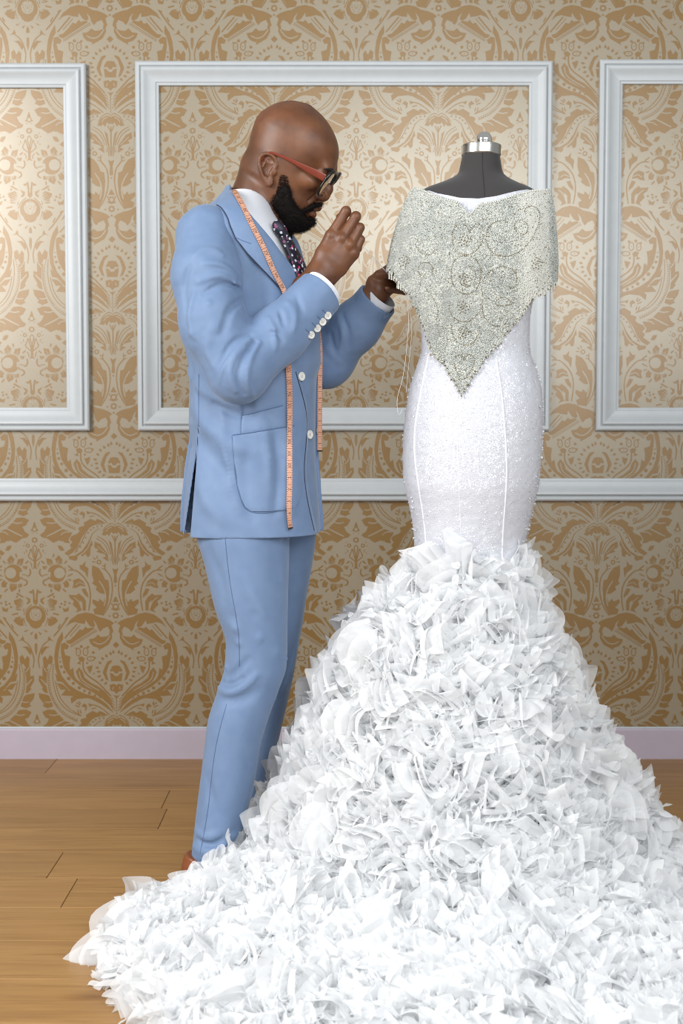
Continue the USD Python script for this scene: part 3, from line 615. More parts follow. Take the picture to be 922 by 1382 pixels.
def skull(q):
    U = np.clip(q[:, 1], -84, 74.5); b, f, w = (i(U) for i in SLi)
    c, a = (b + f) / 2, (f - b) / 2
    x = (q[:, 0] - c) / a
    ww = w * (1 - 0.16 * np.clip(x, 0, 1) ** 2 * np.clip((45 - U) / 40, 0, 1))
    k = (np.abs(x) ** 2.25 + np.abs(q[:, 2] / ww) ** 2.25) ** (1 / 2.25)
    d = (k - 1) * np.minimum(a, ww)
    return np.maximum(d, np.maximum(q[:, 1] - 75, -85 - q[:, 1]))
EARC = spline([(-10, -40), (-3, -47), (-1, -44), (-6, -33), (-4, -22), (-9, -13), (-18, -10.5), (-25.5, -15), (-26.5, -24), (-20, -34), (-12, -42), (-6, -46)], 30)
def ear(q):
    out = None; q = q - np.array([0, 7.0, 0])
    for s in (1, -1):
        pts = np.array([(x, y, s * (45.5 + 3.2 * min(1, max(0, (-x - 2) / 18)))) for x, y in EARC])
        d = chain(q, pts, np.full(30, 2.5), 1.0)
        base = ellipsoid(q, (-14, -27, s * 43.0), (12, 17, 4.5), np.array([[math.cos(.5), math.sin(.5), 0], [-math.sin(.5), math.cos(.5), 0], [0, 0, 1.0]]))
        lobe = ellipsoid(q, (-4.5, -43, s * 45), (5, 6, 3.2))
        conch = ellipsoid(q, (-11, -29, s * 48.5), (6.5, 10, 4.5), np.array([[math.cos(.4), math.sin(.4), 0], [-math.sin(.4), math.cos(.4), 0], [0, 0, 1.0]]))
        fossa = ellipsoid(q, (-14, -18, s * 48), (6, 3.2, 3.0), np.array([[math.cos(.3), math.sin(.3), 0], [-math.sin(.3), math.cos(.3), 0], [0, 0, 1.0]]))
        anti = chain(q, [(-19, -28, s * 46.5), (-17, -22, s * 46.8), (-11, -20, s * 46.5)], [2.2, 2.2, 2.0], 1)
        e = smin(smin(base, lobe, 3), anti, 2.0); e = smax(smax(e, -conch, 2), -fossa, 1.5); e = smin(e, d, 2.0)
        tragus = ellipsoid(q, (-2.5, -29, s * 45.5), (3, 4.5, 3)); e = smin(e, tragus, 1.5)
        out = e if out is None else np.minimum(out, e)
    return out
def head_px(q):
    d = skull(q)
    for s in (1, -1):
        d = smin(d, ellipsoid(q, (54.5, 11, s * 14), (6.5, 5.0, 14)), 12)
        d = smin(d, ellipsoid(q, (41, -13, s * 31), (13, 10, 10)), 9)
        d = smax(d, -ellipsoid(q, (63, 0, s * 21), (9, 9, 15)), 7)
        d = smin(d, ellipsoid(q, (48.5, 1.5, s * 20), (9, 9, 11)), 3)
    d = smin(d, chain(q, [(57, 12, 0), (61, -2, 0), (64, -13, 0), (63.2, -22.5, 0)], [5.5, 5.0, 6.0, 7.6], 5), 6)
    for s in (1, -1):
        d = smin(d, ellipsoid(q, (59.5, -24.5, s * 9), (7, 5.6, 5)), 3.5)
        d = smax(d, -ellipsoid(q, (62, -31, s * 5), (4, 2.2, 2.2)), 1.5)
        d = smax(d, -chain(q, [(56, -22, s * 15), (49, -38, s * 22)], [1.6, 1.2]), 4)
    d = smin(d, chain(q, [(59.5, -27, 0), (61, -37, 0)], [4.5, 4.5]), 4)
    lip_u = chain(q, [(50, -45.5, 17), (58.5, -42.5, 8), (62.0, -40.5, 0), (58.5, -42.5, -8), (50, -45.5, -17)], [1.6, 4, 4.6, 4, 1.6], 2)
    lip_l = chain(q, [(50, -47.5, 16), (57.5, -50.5, 8), (59.5, -51.5, 0), (57.5, -50.5, -8), (50, -47.5, -16)], [1.5, 4.2, 4.8, 4.2, 1.5], 2)
    d = smin(d, np.minimum(lip_u, lip_l), 2.5)
    return d
NK = [J(356, 232, 0), J(347, 275, 0), J(343, 318, 0.0)]
def f_neck(p): return chain(p, NK, [0.055, 0.058, 0.075], 0.02)
def f_head(p):
    q = head_local(p)
    d = head_px(q)
    near = np.abs(q[:, 2]) > 30
    e = np.full(len(q), 30.0)
    if near.any(): e[near] = ear(q[near])
    d = smin(d, e, 2.5) * PXM
    return smin(d, f_neck(p), 0.022)
lo = HC - 0.16; hi = HC + 0.15; lo[2] -= 0.07
hv, hf = surface_net(f_head, lo, hi, 0.0019)
print('head', len(hv))

# ---- hands
def finger_chain(p, pts, rs): return chain(p, pts, rs, 0.004)
RD = -0.135
def R_(px, py, d=0.0): return J(px, py, RD + d)
R_F = [([R_(447, 319, 0), R_(467, 285, -.004), R_(460, 300, .030), R_(458, 293, .046)], [.0125, .0105, .0092, .0075]),
       ([R_(461, 323, -.004), R_(480.5, 292, -.004), R_(474, 309, .030), R_(463, 302, .046)], [.0125, .0105, .0092, .0078]),
       ([R_(471, 332, -.001), R_(486, 307, .001), R_(481, 323, .032), R_(470, 320, .046)], [.0118, .0095, .0085, .0075]),
       ([R_(477, 343, .006), R_(487, 323, .009), R_(483, 336, .034), R_(474, 334, .044)], [.011, .0085, .0078, .007])]
R_T = ([R_(441, 362, .022), R_(451, 334, .042), R_(457, 312, .056), R_(462, 290, .052)], [.015, .012, .0105, .008])
R_W = [R_(372, 432, -.02), R_(411, 392, -.008), R_(428, 374, 0)]
def f_rhand(p):
    palm = None
    for (q, r), w in zip(R_F, ((426, 366, .002), (430, 371, -.002), (435, 376, .0), (439, 380, .004))):
        a = R_(*w); c = chain(p, [a, (a + q[0]) / 2, q[0]], [.019, .0172, r[0] + .0012], .006); palm = c if palm is None else smin(palm, c, .012)
    d = smin(palm, chain(p, R_W, [.036, .031, .0275], .01), .012)
    th = finger_chain(p, *R_T); d = smin(d, th, .008)
    fi = None
    for q, r in R_F:
        c = finger_chain(p, q, r); fi = c if fi is None else smin(fi, c, .0015)
    d = smin(d, fi, .006)
    for q, r in R_F:      # knuckles and extensor creases
        d = smin(d, np.linalg.norm(p - (q[0] + np.array([0, -.006, .002])), axis=1) - .0095, .007)
    return d
LD = 0.03
def L_(px, py, d=0.0): return J(px, py, LD + d)
L_F = [([L_(524, 366, .0), L_(538, 361, -.002), L_(551, 366, -.004), L_(560, 371, -.006)], [.012, .0098, .009, .0078]),
       ([L_(528, 373, .010), L_(545, 370, .012), L_(559, 374, .010), L_(569, 379, .008)], [.012, .0098, .009, .0078]),
       ([L_(528, 381, .012), L_(546, 382, .014), L_(559, 384, .010), L_(568, 387, .008)], [.0115, .0095, .0086, .0075]),
       ([L_(526, 388, -.002), L_(547, 393, -.006), L_(538, 391.5, -.026), L_(524, 391, -.034)], [.0105, .0085, .008, .007])]
L_T = ([L_(512, 372, -.012), L_(527, 370, -.024), L_(540, 375, -.03), L_(547.5, 385, -.032)], [.013, .0108, .0098, .008])
L_W = [L_(470, 447, .05), L_(497, 410, .012), L_(511, 391, .0)]
def f_lhand(p):
    palm = None
    for (q, r), w in zip(L_F, ((505, 381, .0), (509, 386, .003), (512, 391, .004), (515, 396, .0))):
        a = L_(*w); c = chain(p, [a, q[0]], [.0175, r[0] + .002], .006); palm = c if palm is None else smin(palm, c, .012)
    d = smin(palm, chain(p, L_W, [.036, .031, .026], .01), .012)
    fi = None
    for q, r in L_F:
        c = finger_chain(p, q, r); fi = c if fi is None else smin(fi, c, .0015)
    return smin(smin(d, finger_chain(p, *L_T), .007), fi, .006)
def hull_box(pts, pad): pts = np.vstack(pts); return pts.min(0) - pad, pts.max(0) + pad
rv, rf = surface_net(f_rhand, *hull_box([q for q, _ in R_F] + [R_T[0], np.array(R_W)], .045), .0016)
lv, lf = surface_net(f_lhand, *hull_box([q for q, _ in L_F] + [L_T[0], np.array(L_W)], .045), .0016)

# ---- hidden trunk and limbs that join the skin into one figure
RS, RE = J(274, 330, -.18), J(322, 503, -.235)
LS, LE = J(350, 330, .17), J(442, 490, .15)
HIP_R, KN_R, AN_R = J(332, 735, -.08), J(342, 900, -.09), J(284, 1160, -.09)
HIP_L, KN_L, AN_L = J(378, 735, .10), J(368, 900, .15), J(325, 1120, .17)
def f_trunk(p):
    d = chain(p, [J(343, 300, 0), J(338, 380, 0), J(340, 520, 0), J(345, 690, 0)], [.06, .105, .10, .075], .05)
    d = smin(d, chain(p, [J(320, 325, -.14), J(330, 320, .14)], [.05, .05]), .04)
    d = smin(d, chain(p, [RS, RE, R_W[0]], [.045, .036, .034], .02), .02); d = smin(d, chain(p, [LS, LE, L_W[0]], [.045, .036, .034], .02), .02)
    d = smin(d, chain(p, [HIP_R, KN_R, AN_R], [.055, .045, .033], .02), .03); d = smin(d, chain(p, [HIP_L, KN_L, AN_L], [.055, .045, .033], .02), .03)
    for A in (AN_R, AN_L): d = smin(d, chain(p, [A, A + np.array([.02, 0, -.035]), A + np.array([.15, -.02, -.05])], [.033, .035, .02], .02), .02)
    return d
tv, tf = surface_net(f_trunk, J(200, 1225, -.32), J(530, 270, .34), .011)
bv, bf = cat_mesh([(hv, hf), (rv, rf), (lv, lf), (tv, tf)])
tone = np.ones((len(bv), 3))
ql = head_local(hv)
# lips, scalp stubble and nails are the skin's own colours
lipd = np.minimum(chain(ql, [(50, -45.5, 17), (60, -42.5, 8), (64, -41, 0), (60, -42.5, -8), (50, -45.5, -17)], [1.6, 4, 4.6, 4, 1.6], 2), chain(ql, [(50, -47.5, 16), (59, -50, 8), (61, -51, 0), (59, -50, -8), (50, -47.5, -16)], [1.5, 4.2, 4.8, 4.2, 1.5], 2))
t = np.clip(0.5 - lipd / 2.5, 0, 1)[:, None]; tone[:len(hv)] = tone[:len(hv)] * (1 - t) + t * np.array([1.12, 1.02, 1.08])
stub = np.clip((12 - ql[:, 1] - 0.25 * ql[:, 0]) / 30, 0, 1) * np.clip((-20 - ql[:, 0]) / 18, 0, 1)
tone[:len(hv)] *= (1 - 0.3 * stub)[:, None]
body = obj('body', (bv, bf), skin, man, True)
UsdGeom.PrimvarsAPI(UsdGeom.Mesh(body)).CreatePrimvar('tone', Sdf.ValueTypeNames.Color3fArray, 'vertex').Set(Vt.Vec3fArray.FromNumpy(tone.astype(np.float32)))

# ---- nails
def nail(tip, prev, out, w, parent):
    d = tip - prev; d /= np.linalg.norm(d); n = out - d * (out @ d); n /= np.linalg.norm(n); s = np.cross(d, n)
    u, v = np.meshgrid(np.linspace(-1, 1, 7), np.linspace(-1, 1, 7), indexing='ij'); k = np.sqrt(np.maximum(0, 1 - np.clip(np.abs(v), 0, 1) ** 4 * 0.5))
    P = tip + d * (0.002 + v[..., None] * w * 1.15) + s * (u * k)[..., None] * w * 0.85 + n * (w * 1.28 - 0.35 * w * u[..., None] ** 2 - 0.25 * w * v[..., None] ** 2)
    V = np.vstack([P.reshape(-1, 3), P.reshape(-1, 3) - n * 0.0015]); Q = grid_faces(7, 7)
    obj('fingernail', (V, np.vstack([Q, Q[:, ::-1] + 49])), nail_m, parent, True)
nail(L_T[0][3], L_T[0][2], np.array([.3, -1, .1]), .0068, man)
nail(L_F[3][0][3], L_F[3][0][2], np.array([0, -.6, .8]), .0058, man)

# ---- beard, moustache, eyebrows
BP = [(398, 690), (428, 690), (450, 722), (462, 790), (490, 852), (520, 872), (560, 846), (606, 818), (650, 812), (668, 826), (664, 846), (640, 854), (600, 868), (560, 888), (534, 896), (536, 915), (560, 938), (582, 936), (606, 930), (640, 1000), (640, 1130), (400, 1130), (240, 960), (235, 870), (290, 805), (345, 745), (378, 700)]
bx, by = fu([c[0] for c in BP], [c[1] for c in BP]); BPOLY = Polygon(list(zip(bx, by))).buffer(0)
gF, gU = np.meshgrid(np.linspace(-70, 90, 321), np.linspace(-110, 20, 261), indexing='ij')
import shapely
_pt = shapely.points(gF.ravel(), gU.ravel())
_sd = np.where(shapely.contains(BPOLY, _pt), -shapely.distance(BPOLY.exterior, _pt), shapely.distance(BPOLY.exterior, _pt)).reshape(gF.shape)
from scipy.interpolate import RegularGridInterpolator
B_SD = RegularGridInterpolator((gF[:, 0], gU[0]), _sd, bounds_error=False, fill_value=30.0)
def f_beard(p):
    q = head_local(p)
    t = np.interp(q[:, 1], [-80, -62, -45, -30, -12, 0], [4.5, 6.5, 4.4, 2.9, 1.0, 0.6]) + np.clip((q[:, 0] - 30) / 30, 0, 1) * np.interp(q[:, 1], [-80, -60, -48, -36], [2, 1.5, .5, 0])
    m = B_SD(np.stack([q[:, 0], q[:, 1]], 1))
    edge = np.clip(-m / 5, 0.15, 1)
    nz = (meshkit.noise(p * 420, 3) - 0.5) * 2.2 + (meshkit.noise(p * 190, 8) - 0.5) * 2.2
    d = head_px(q) - (t + nz * np.clip(t / 4, 0.3, 1)) * edge
    back = smax(d, m, 2.0)
    return back * PXM
bl = np.array([hl(F, U, S) for F in (-40, 75) for U in (-98, 12) for S in (-52, 52)])
obj('beard', surface_net(f_beard, bl.min(0), bl.max(0), .0017), beard_m, man, True, label='full black beard with moustache')
def hairs(path, roots, nrm, ln, w, mat, rng, curl):
    n = len(roots); t1 = rng.normal(size=(n, 3)); t1 -= nrm * (t1 * nrm).sum(1, keepdims=True); t1 /= np.linalg.norm(t1, axis=1, keepdims=True); t2 = np.cross(nrm, t1)
    k = 6; u = np.linspace(0, 1, k); P = roots[:, None] + nrm[:, None] * (ln[:, None] * u * (1 - .35 * u))[..., None] + (t1[:, None] * np.sin(u * curl)[None, :, None] + t2[:, None] * (1 - np.cos(u * curl))[None, :, None]) * (ln * .32)[:, None, None] + np.array([.25, 0, -.55]) * (ln[:, None] * u ** 2)[..., None] * .5
    c = UsdGeom.BasisCurves.Define(stage, path); c.CreateTypeAttr('linear'); c.CreateCurveVertexCountsAttr(Vt.IntArray.FromNumpy(np.full(n, k, np.int32)))
    c.CreatePointsAttr(Vt.Vec3fArray.FromNumpy(P.reshape(-1, 3).astype(np.float32))); c.CreateWidthsAttr(Vt.FloatArray.FromNumpy(np.tile(np.linspace(w, w * .4, k), n).astype(np.float32))); c.SetWidthsInterpolation('vertex')
    UsdShade.MaterialBindingAPI.Apply(c.GetPrim()).Bind(mat); return tag(c.GetPrim(), kind='stuff')
hg = np.random.default_rng(3)
bm = surface_net(f_beard, bl.min(0), bl.max(0), .0032)
bn = normal_of(f_beard, bm[0]); sel = hg.choice(len(bm[0]), 9000)
hairs('/World/person/beard/beard_curls', bm[0][sel] + hg.normal(size=(9000, 3)) * .0012, bn[sel], hg.uniform(.003, .0062, 9000), .00042, beard_m, hg, 4.2)
hq = head_local(hv); mm = B_SD(hq[:, :2]); fe = np.flatnonzero((mm > -3) & (mm < 4) & (np.abs(hq[:, 2]) > 12) & (hq[:, 1] > -62) & (hq[:, 0] > 0)); sel = hg.choice(fe, 4200, p=(np.exp(-np.clip(mm[fe], 0, 9) / 1.3) / np.exp(-np.clip(mm[fe], 0, 9) / 1.3).sum()))
SB = Polygon(list(zip(*fu([380, 428, 446, 440, 372, 340], [612, 625, 720, 800, 800, 740]))))
sb = np.flatnonzero((np.abs(hq[:, 2]) > 30) & shapely.contains_xy(SB, hq[:, 0], hq[:, 1])); sb = hg.choice(sb, 3600)
hairs('/World/person/beard/sideburn_hair', hv[sb] + hg.normal(size=(3600, 3)) * .0006, normal_of(f_head, hv[sb]), hg.uniform(.002, .004, 3600), .00034, beard_m, hg, 3.0)
hairs('/World/person/beard/beard_edge', hv[sel] + hg.normal(size=(4200, 3)) * .0006, normal_of(f_head, hv[sel]), hg.uniform(.0018, .0036, 4200), .0003, beard_m, hg, 3.0)
for s in (1, -1):
    e = spline([hl(64, 9, s * 9), hl(63, 11.5, s * 18), hl(58, 11.5, s * 27), hl(53, 8.5, s * 34)], 20)
    for _ in range(4): e = e - normal_of(f_head, e) * f_head(e)[:, None]
    obj('eyebrow', tube(e, np.r_[np.linspace(.0028, .0040, 8), np.linspace(.0038, .0010, 12)], 8), brow_m, man, True)

# ---- torso, sleeves
T_ROWS = [(255, 304, 350, YM, .060), (264, 299, 364, YM, .082), (272, 292, 370, YM, .105), (281, 284, 374, YM, .135), (292, 272, 378, YM, .165), (306, 260, 386, YM, .190), (325, 250, 398, YM, .203), (350, 246, 411, YM, .205), (400, 245, 425, YM, .20),
          (450, 248, 432, YM, .192), (500, 256, 433, YM, .185), (560, 257, 430, YM, .180), (590, 254, 430, YM, .180), (638, 246, 432, YM, .186), (690, 242, 436, YM, .193), (724, 241, 438, YM, .195), (740, 241, 439, YM, .195)]
TORSO = Loft(T_ROWS, 2.3)
def line_x(pts):
    pts = sorted((y, x) for x, y in pts); ys, xs = zip(*pts); return lambda y: np.interp(y, ys, xs)
vent_x, front_x = line_x([(268.5, 576), (262, 650), (255.5, 728)]), line_x([(396, 490), (400, 503), (412.5, 547), (414, 597), (411.5, 633), (414, 664), (425.5, 718), (427, 730)])
LAP = [(318, 264), (341, 296), (355, 312), (383, 348), (400, 370), (411, 388)]
lap_x = line_x(LAP)
lapP = cast(TORSO, [c[0] for c in LAP], [c[1] for c in LAP]); lz, ly = lapP[::-1, 2], lapP[::-1, 1]
folds_t = Folds()
def onT(pts): return cast(TORSO, [c[0] for c in pts], [c[1] for c in pts])
for pts, a, w in (([(262, 548), (300, 592), (340, 612)], .007, .018), ([(266, 590), (290, 625), (318, 650)], -.008, .022), ([(264, 640), (290, 690), (312, 704)], .005, .02), ([(300, 556), (308, 640), (322, 690)], .004, .012), ([(366, 590), (374, 640), (371, 690)], -.007, .012), ([(385, 590), (394, 640), (396, 690)], .006, .012),
                 ([(345, 545), (362, 600), (366, 640)], .005, .012), ([(290, 545), (330, 562), (360, 560)], -.005, .010), ([(345, 345), (352, 400), (350, 450)], -.006, .018), ([(370, 420), (385, 450), (392, 500)], .005, .014), ([(255, 500), (290, 536), (320, 546)], .006, .012), ([(252, 470), (262, 520)], -.006, .01), ([(262, 520), (268, 560)], .004, .008), ([(340, 700), (330, 650), (334, 610)], -.004, .014)):
    folds_t.add(onT(pts), a * 1.3, w * .9)
def f_torso(p):
    d = TORSO(p)
    m = np.flatnonzero(np.abs(d) < .03)
    if len(m):
        q = p[m]; x, y = project(q); e = np.zeros(len(m))
        nearside = q[:, 1] < YM + .02
        e += np.where((y > 572) & nearside, .012 * np.clip((vent_x(y) - x) / 2.5, 0, 1) * np.clip((y - 572) / 30, 0, 1) * np.clip((x - 238) / 3, 0, 1), 0)
        e += np.where((y > 490) & nearside, .0075 * np.clip((x - front_x(y)) / 1.6, 0, 1) * np.clip((y - 490) / 20, 0, 1), 0)
        e -= folds_t(q) + (meshkit.fbm(q * np.array([9, 9, 14]), 3, 31) - .5) * .005
        d = d.copy(); d[m] += e
    return d
def f_jacket(p):
    d = f_torso(p)
    ze = np.interp(p[:, 2], lz, ly)
    V = np.maximum(np.maximum(ze - p[:, 1], p[:, 1] - (YM + .085)), np.maximum(lz[0] - p[:, 2], J(314, 270, 0)[0] - p[:, 0]))
    V = np.maximum(V, -(TORSO(p) + .012))
    d = np.maximum(d, -V)
    m = np.flatnonzero((np.abs(d) < .03) & (p[:, 1] < YM) & (p[:, 2] > lz[0]))
    if len(m):
        x, y = project(p[m]); d[m] = np.maximum(d[m], -np.maximum((lap_x(y) + 1.5 - x) * PXM, -(TORSO(p[m]) + .012)))
    neck = capsule(p, NK[0], NK[2], .062, .068)
    d = np.maximum(d, -neck)
    m = np.flatnonzero((np.abs(d) < .06) & (p[:, 1] < YM))
    if len(m):
        q = p[m]; x, y = project(q); w = .5 + 3.4 * np.clip((y - 610) / 110, 0, 1); deep = -(TORSO(q) + .05)
        slit = np.maximum(np.maximum((np.abs(x - vent_x(y) + w - 1) - w) * PXM, (574 - y) * PXM), deep)
        d[m] = np.maximum(d[m], -slit)
    hem = at(345, 719, YM)[2] - .02 * (p[:, 0] - at(255, 719, YM)[0]) * -.6
    return np.maximum(d, hem - p[:, 2])
jk = thing('jacket', parent=man, label='pale blue jacket with peak lapels')
obj('torso_panel', surface_net(f_jacket, J(205, 745, -.27), J(465, 245, .26), .0026), suit, jk, True)
def sleeve(name, pts, rs, cut_p, cut_d, folds, lo, hi, h):
    base = lambda p: chain(p, pts, rs, .024)
    def f(p):
        d = base(p)
        m = np.flatnonzero(np.abs(d) < .03)
        if len(m): d[m] -= folds(p[m]) + (meshkit.fbm(p[m] * np.array([16, 16, 24]), 3, 21) - .5) * .006
        end = (p - cut_p) @ cut_d
        inner = chain(p, pts[-3:], [r - .006 for r in rs[-3:]], .024)
        d = np.maximum(d, end)
        return np.maximum(d, -np.maximum(inner, -(end + .03)))
    obj(name, surface_net(f, lo, hi, h), suit, jk, True)
    return base, f
cut_p, cdir = J(433, 393, -.155), J(437, 389.5, -.1525) - J(380, 447, -.197); cdir /= np.linalg.norm(cdir)
np_pts = [J(280, 318, -.150), J(279, 372, -.200), J(288, 438, -.222), J(322, 502, -.238), J(376, 452, -.198), J(452, 375, -.142)]
np_r = [.066, .071, .067, .061, .057, .0505]
nb_ = lambda p: chain(p, np_pts, np_r, .024)
fs = Folds()
def onS(pts): return cast(nb_, [c[0] for c in pts], [c[1] for c in pts])
for pts, a, w in (([(330, 398), (300, 396), (272, 420), (258, 450)], .0065, .008), ([(322, 384), (295, 372), (268, 380)], .005, .008), ([(318, 372), (300, 358), (276, 355)], .005, .007), ([(326, 392), (300, 384), (275, 396)], -.006, .006), ([(300, 344), (280, 336), (262, 345)], .004, .008),
                 ([(329, 404), (310, 420), (300, 450)], -.005, .009), ([(255, 360), (248, 390), (252, 420)], -.004, .008), ([(262, 395), (256, 425), (262, 455)], .004, .007),
                 ([(336, 458), (318, 478), (310, 505), (318, 528)], .0065, .007), ([(345, 462), (328, 486), (322, 510), (330, 532)], -.0065, .0055), ([(350, 462), (338, 485), (334, 512), (342, 534)], .0055, .006), ([(356, 452), (372, 450), (380, 458)], -.004, .007), ([(338, 452), (318, 460), (298, 490)], -.005, .007),
                 ([(362, 430), (370, 446), (372, 470)], .004, .007), ([(388, 408), (398, 424), (396, 446)], .0035, .008), ([(400, 398), (408, 420)], -.003, .007), ([(330, 470), (300, 500), (296, 515)], .004, .006), ([(290, 440), (280, 470), (290, 500)], .003, .012), ([(378, 420), (384, 440)], -.004, .006)):
    fs.add(onS(pts), a * 1.8, w * .85)
s_base, s_full = sleeve('sleeve', np_pts, np_r, cut_p, cdir, fs, J(195, 560, -.34), J(475, 262, -.03), .0025)
lp = [J(370, 345, .13), J(395, 430, .16), J(440, 487, .12), J(480, 441, .075), J(524, 388, .028)]
lr = [.065, .065, .060, .054, .046]
ldir = lp[-1] - lp[-2]; lcut = lp[-2] + .7 * ldir; ldir /= np.linalg.norm(ldir)
fl_ = Folds(); lb_ = lambda p: chain(p, lp, lr, .024)
def onL(pts): return cast(lb_, [c[0] for c in pts], [c[1] for c in pts])
for pts, a, w in (([(456, 428), (462, 450), (458, 476)], .004, .006), ([(462, 424), (470, 446), (470, 470)], -.004, .005), ([(440, 470), (460, 490)], .004, .008), ([(446, 450), (452, 475)], -.0035, .006)): fl_.add(onL(pts), a, w)
l_base, l_full = sleeve('sleeve', lp, lr, lcut, ldir, fl_, J(330, 560, -.06), J(548, 300, .25), .0036)
def f_front(p): return np.minimum(f_jacket(p), 10)
# lapel, collar, pockets, buttons, seams
lapel = obj('lapel', patch([(303, 258.5), (297.5, 269), (293.5, 279), (304, 289), (310.5, 304), (317.5, 320.5), (326, 331), (334, 341.5), (353, 362), (374, 384.5), (392, 405), (407, 400), (411, 386), (400, 370), (383, 348), (366, 325), (355, 311.5), (341, 295.5), (328, 279), (318, 264.5), (312, 259)], TORSO, .0025, .0035, 3.0), suit, jk, 30)
gorge = cast(TORSO, *zip(*[(294, 279.5), (299, 283), (304, 289.5), (308, 297), (310.5, 305), (314, 313), (317.5, 321)]))
nrm = normal_of(TORSO, gorge)
obj('lapel_piping', tube(spline(gorge + nrm * .0055, 30), .0011, 6), dark_pipe, jk, True)
edge = cast(TORSO, *zip(*[(317.5, 321), (325.5, 331.5), (333.5, 342), (353, 363), (374, 385.5), (390, 404)])); nrm = normal_of(TORSO, edge)
obj('lapel_piping', tube(spline(edge + nrm * .0032, 30), .0016, 6), dark_pipe, jk, True)
notch = cast(TORSO, *zip(*[(317.5, 320.5), (324, 324), (331, 327), (338, 329.5)])); nrm = normal_of(TORSO, notch)
obj('lapel_seam', tube(spline(notch + nrm * .0062, 16), .0008, 6), seam_blue, jk, True)
obj('patch_pocket', patch([(314, 587.5), (340, 583), (370, 578), (397, 574), (403, 590), (407, 610), (409, 640), (408, 655), (404, 676), (396, 685), (386, 688), (362, 690), (340, 690), (331, 685), (325.5, 674), (320, 654), (316, 620)], f_jacket, .001, .003, 3.2), suit, jk, 30)
obj('ticket_pocket', patch([(327, 560), (354, 554), (382, 547), (384, 560), (386.5, 577), (355, 581), (325.5, 585.5), (326, 572)], f_jacket, .001, .0028, 3.0), suit, jk, 30)
def surf_line(f, pts, r, mat, name, parent, lift=.0006, n=40):
    q = spline(np.array(pts, float), n); P = cast(f, q[:, 0], q[:, 1]); N = normal_of(f, P)
    obj(name, tube(P + N * lift, r, 5), mat, parent, True)
surf_line(f_jacket, [(314, 588), (340, 583.5), (370, 578.5), (396, 574.5)], .0009, seam_blue, 'pocket_seam', jk, .004)
surf_line(f_jacket, [(313.6, 589), (316, 620), (320, 655), (325.5, 675), (331, 686), (341, 691), (370, 690.5), (392, 687)], .0008, seam_blue, 'pocket_seam', jk, .0012)
surf_line(f_jacket, [(327, 560), (354, 554), (381, 547.5)], .0008, seam_blue, 'pocket_seam', jk, .0035)
surf_line(f_jacket, [(399.5, 502), (406, 525), (411.8, 547), (413.4, 597), (411, 633), (413.4, 664), (424.5, 716)], .0012, dark_pipe, 'front_edge', jk, -.0004, 70)
surf_line(f_jacket, [(268.5, 505), (268, 540), (268, 576)], .0005, seam_blue, 'back_seam', jk, .0002)
surf_line(f_jacket, [(326.5, 543), (326, 560), (325, 585)], .0007, seam_blue, 'side_seam', jk, .002)
surf_line(TORSO, [(320, 283), (300, 291), (282, 300), (266, 312)][1:], .0006, seam_blue, 'shoulder_seam', jk)
def button(c, n, r, parent, name='button'):
    x, y, z = frame_of(n, (0.1, 0.2, 1))
    prof = [(0, .0012), (r * .62, .0012), (r * .72, .0026), (r * .9, .0028), (r, .0018), (r, 0), (0, 0)]
    V, F = lathe(prof, 20); V = c + V[:, :1] * x + V[:, 1:2] * y + V[:, 2:] * z
    b = obj(name, (V, F), button_m, None if parent is None else parent, 40)
    return x, y, z
def button_holes(cs, parent):
    ms = []
    for c, (x, y, z) in cs:
        for a in (-1, 1):
            for b in (-1, 1):
                v, f = lathe([(0, .0017), (.0009, .0017), (.0009, .001), (0, .001)], 6); ms.append((c + (x * a + y * b) * .0016 + v[:, :1] * x + v[:, 1:2] * y + v[:, 2:] * z, f))
    obj('button_holes', cat_mesh(ms), button_line, parent, 40)
cs = []
for c in ((419.4, 452), (427.7, 443), (435, 434.3), (442, 425.8)):
    P = cast(s_full, [c[0]], [c[1]]); N = normal_of(s_base, P)[0]; N = N * .6 + np.array([0, -.8, .1]); N /= np.linalg.norm(N)
    fr = button(P[0] + N * .0012, N, .0083, jk); cs.append((P[0] + N * .0012, fr))
    q = cast(s_full, [c[0] - 2, c[0] - 6.5], [c[1] - 3, c[1] - 7.5]); obj('buttonhole', tube(q + N * .0006, .0007, 5), seam_blue, jk, True)
for c, n in (((406, 508), (.75, -.65, 0)), ((417, 586.5), (.8, -.6, 0)), ((428.2, 581), (.93, -.35, 0))):
    P = cast(f_jacket, [c[0]], [c[1]]); n = np.array(n) / np.linalg.norm(n)
    fr = button(P[0] + n * .002, n, .0098, jk); cs.append((P[0] + n * .002, fr))
button_holes(cs, jk)

# ---- shirt, cuffs, tie
sh = thing('shirt', parent=man, label='white dress shirt')
SH_TOP = J(355, 300, 0)[2]
def f_shirt(p):
    d = np.maximum(TORSO(p) + .009, -capsule(p, NK[0], NK[2], .057, .060))
    return np.maximum(d, J(345, 430, 0)[2] - p[:, 2])
obj('shirt_front', surface_net(f_shirt, J(225, 440, -.24), J(455, 245, .24), .005), shirt_white, sh, True)
a = np.linspace(0, 2 * np.pi, 72)
c0, mj = J(350, 279, 0), (J(378, 309, 0) - J(322, 249, 0)) / 2
ring = c0 + np.outer(np.cos(a), mj) + np.outer(np.sin(a), [0, -.066, 0])
outw = np.outer(np.cos(a), mj / np.linalg.norm(mj)) + np.outer(np.sin(a), [0, -1, 0])
front = np.clip(np.cos(a), 0, 1)[:, None]
rows = []
for t, o in ((0, 0), (.003, .0018), (.012, .005), (.024, .0095), (.030 , .0115), (.031, .0095), (.028, .006), (.012, .001), (0, -.0022)):
    rows.append(ring + np.array([0, 0, -1]) * t * (1 + .15 * front) + outw * o)
rows.append(rows[0]); R = np.array(rows)
cm = grid_faces(len(rows), 72)
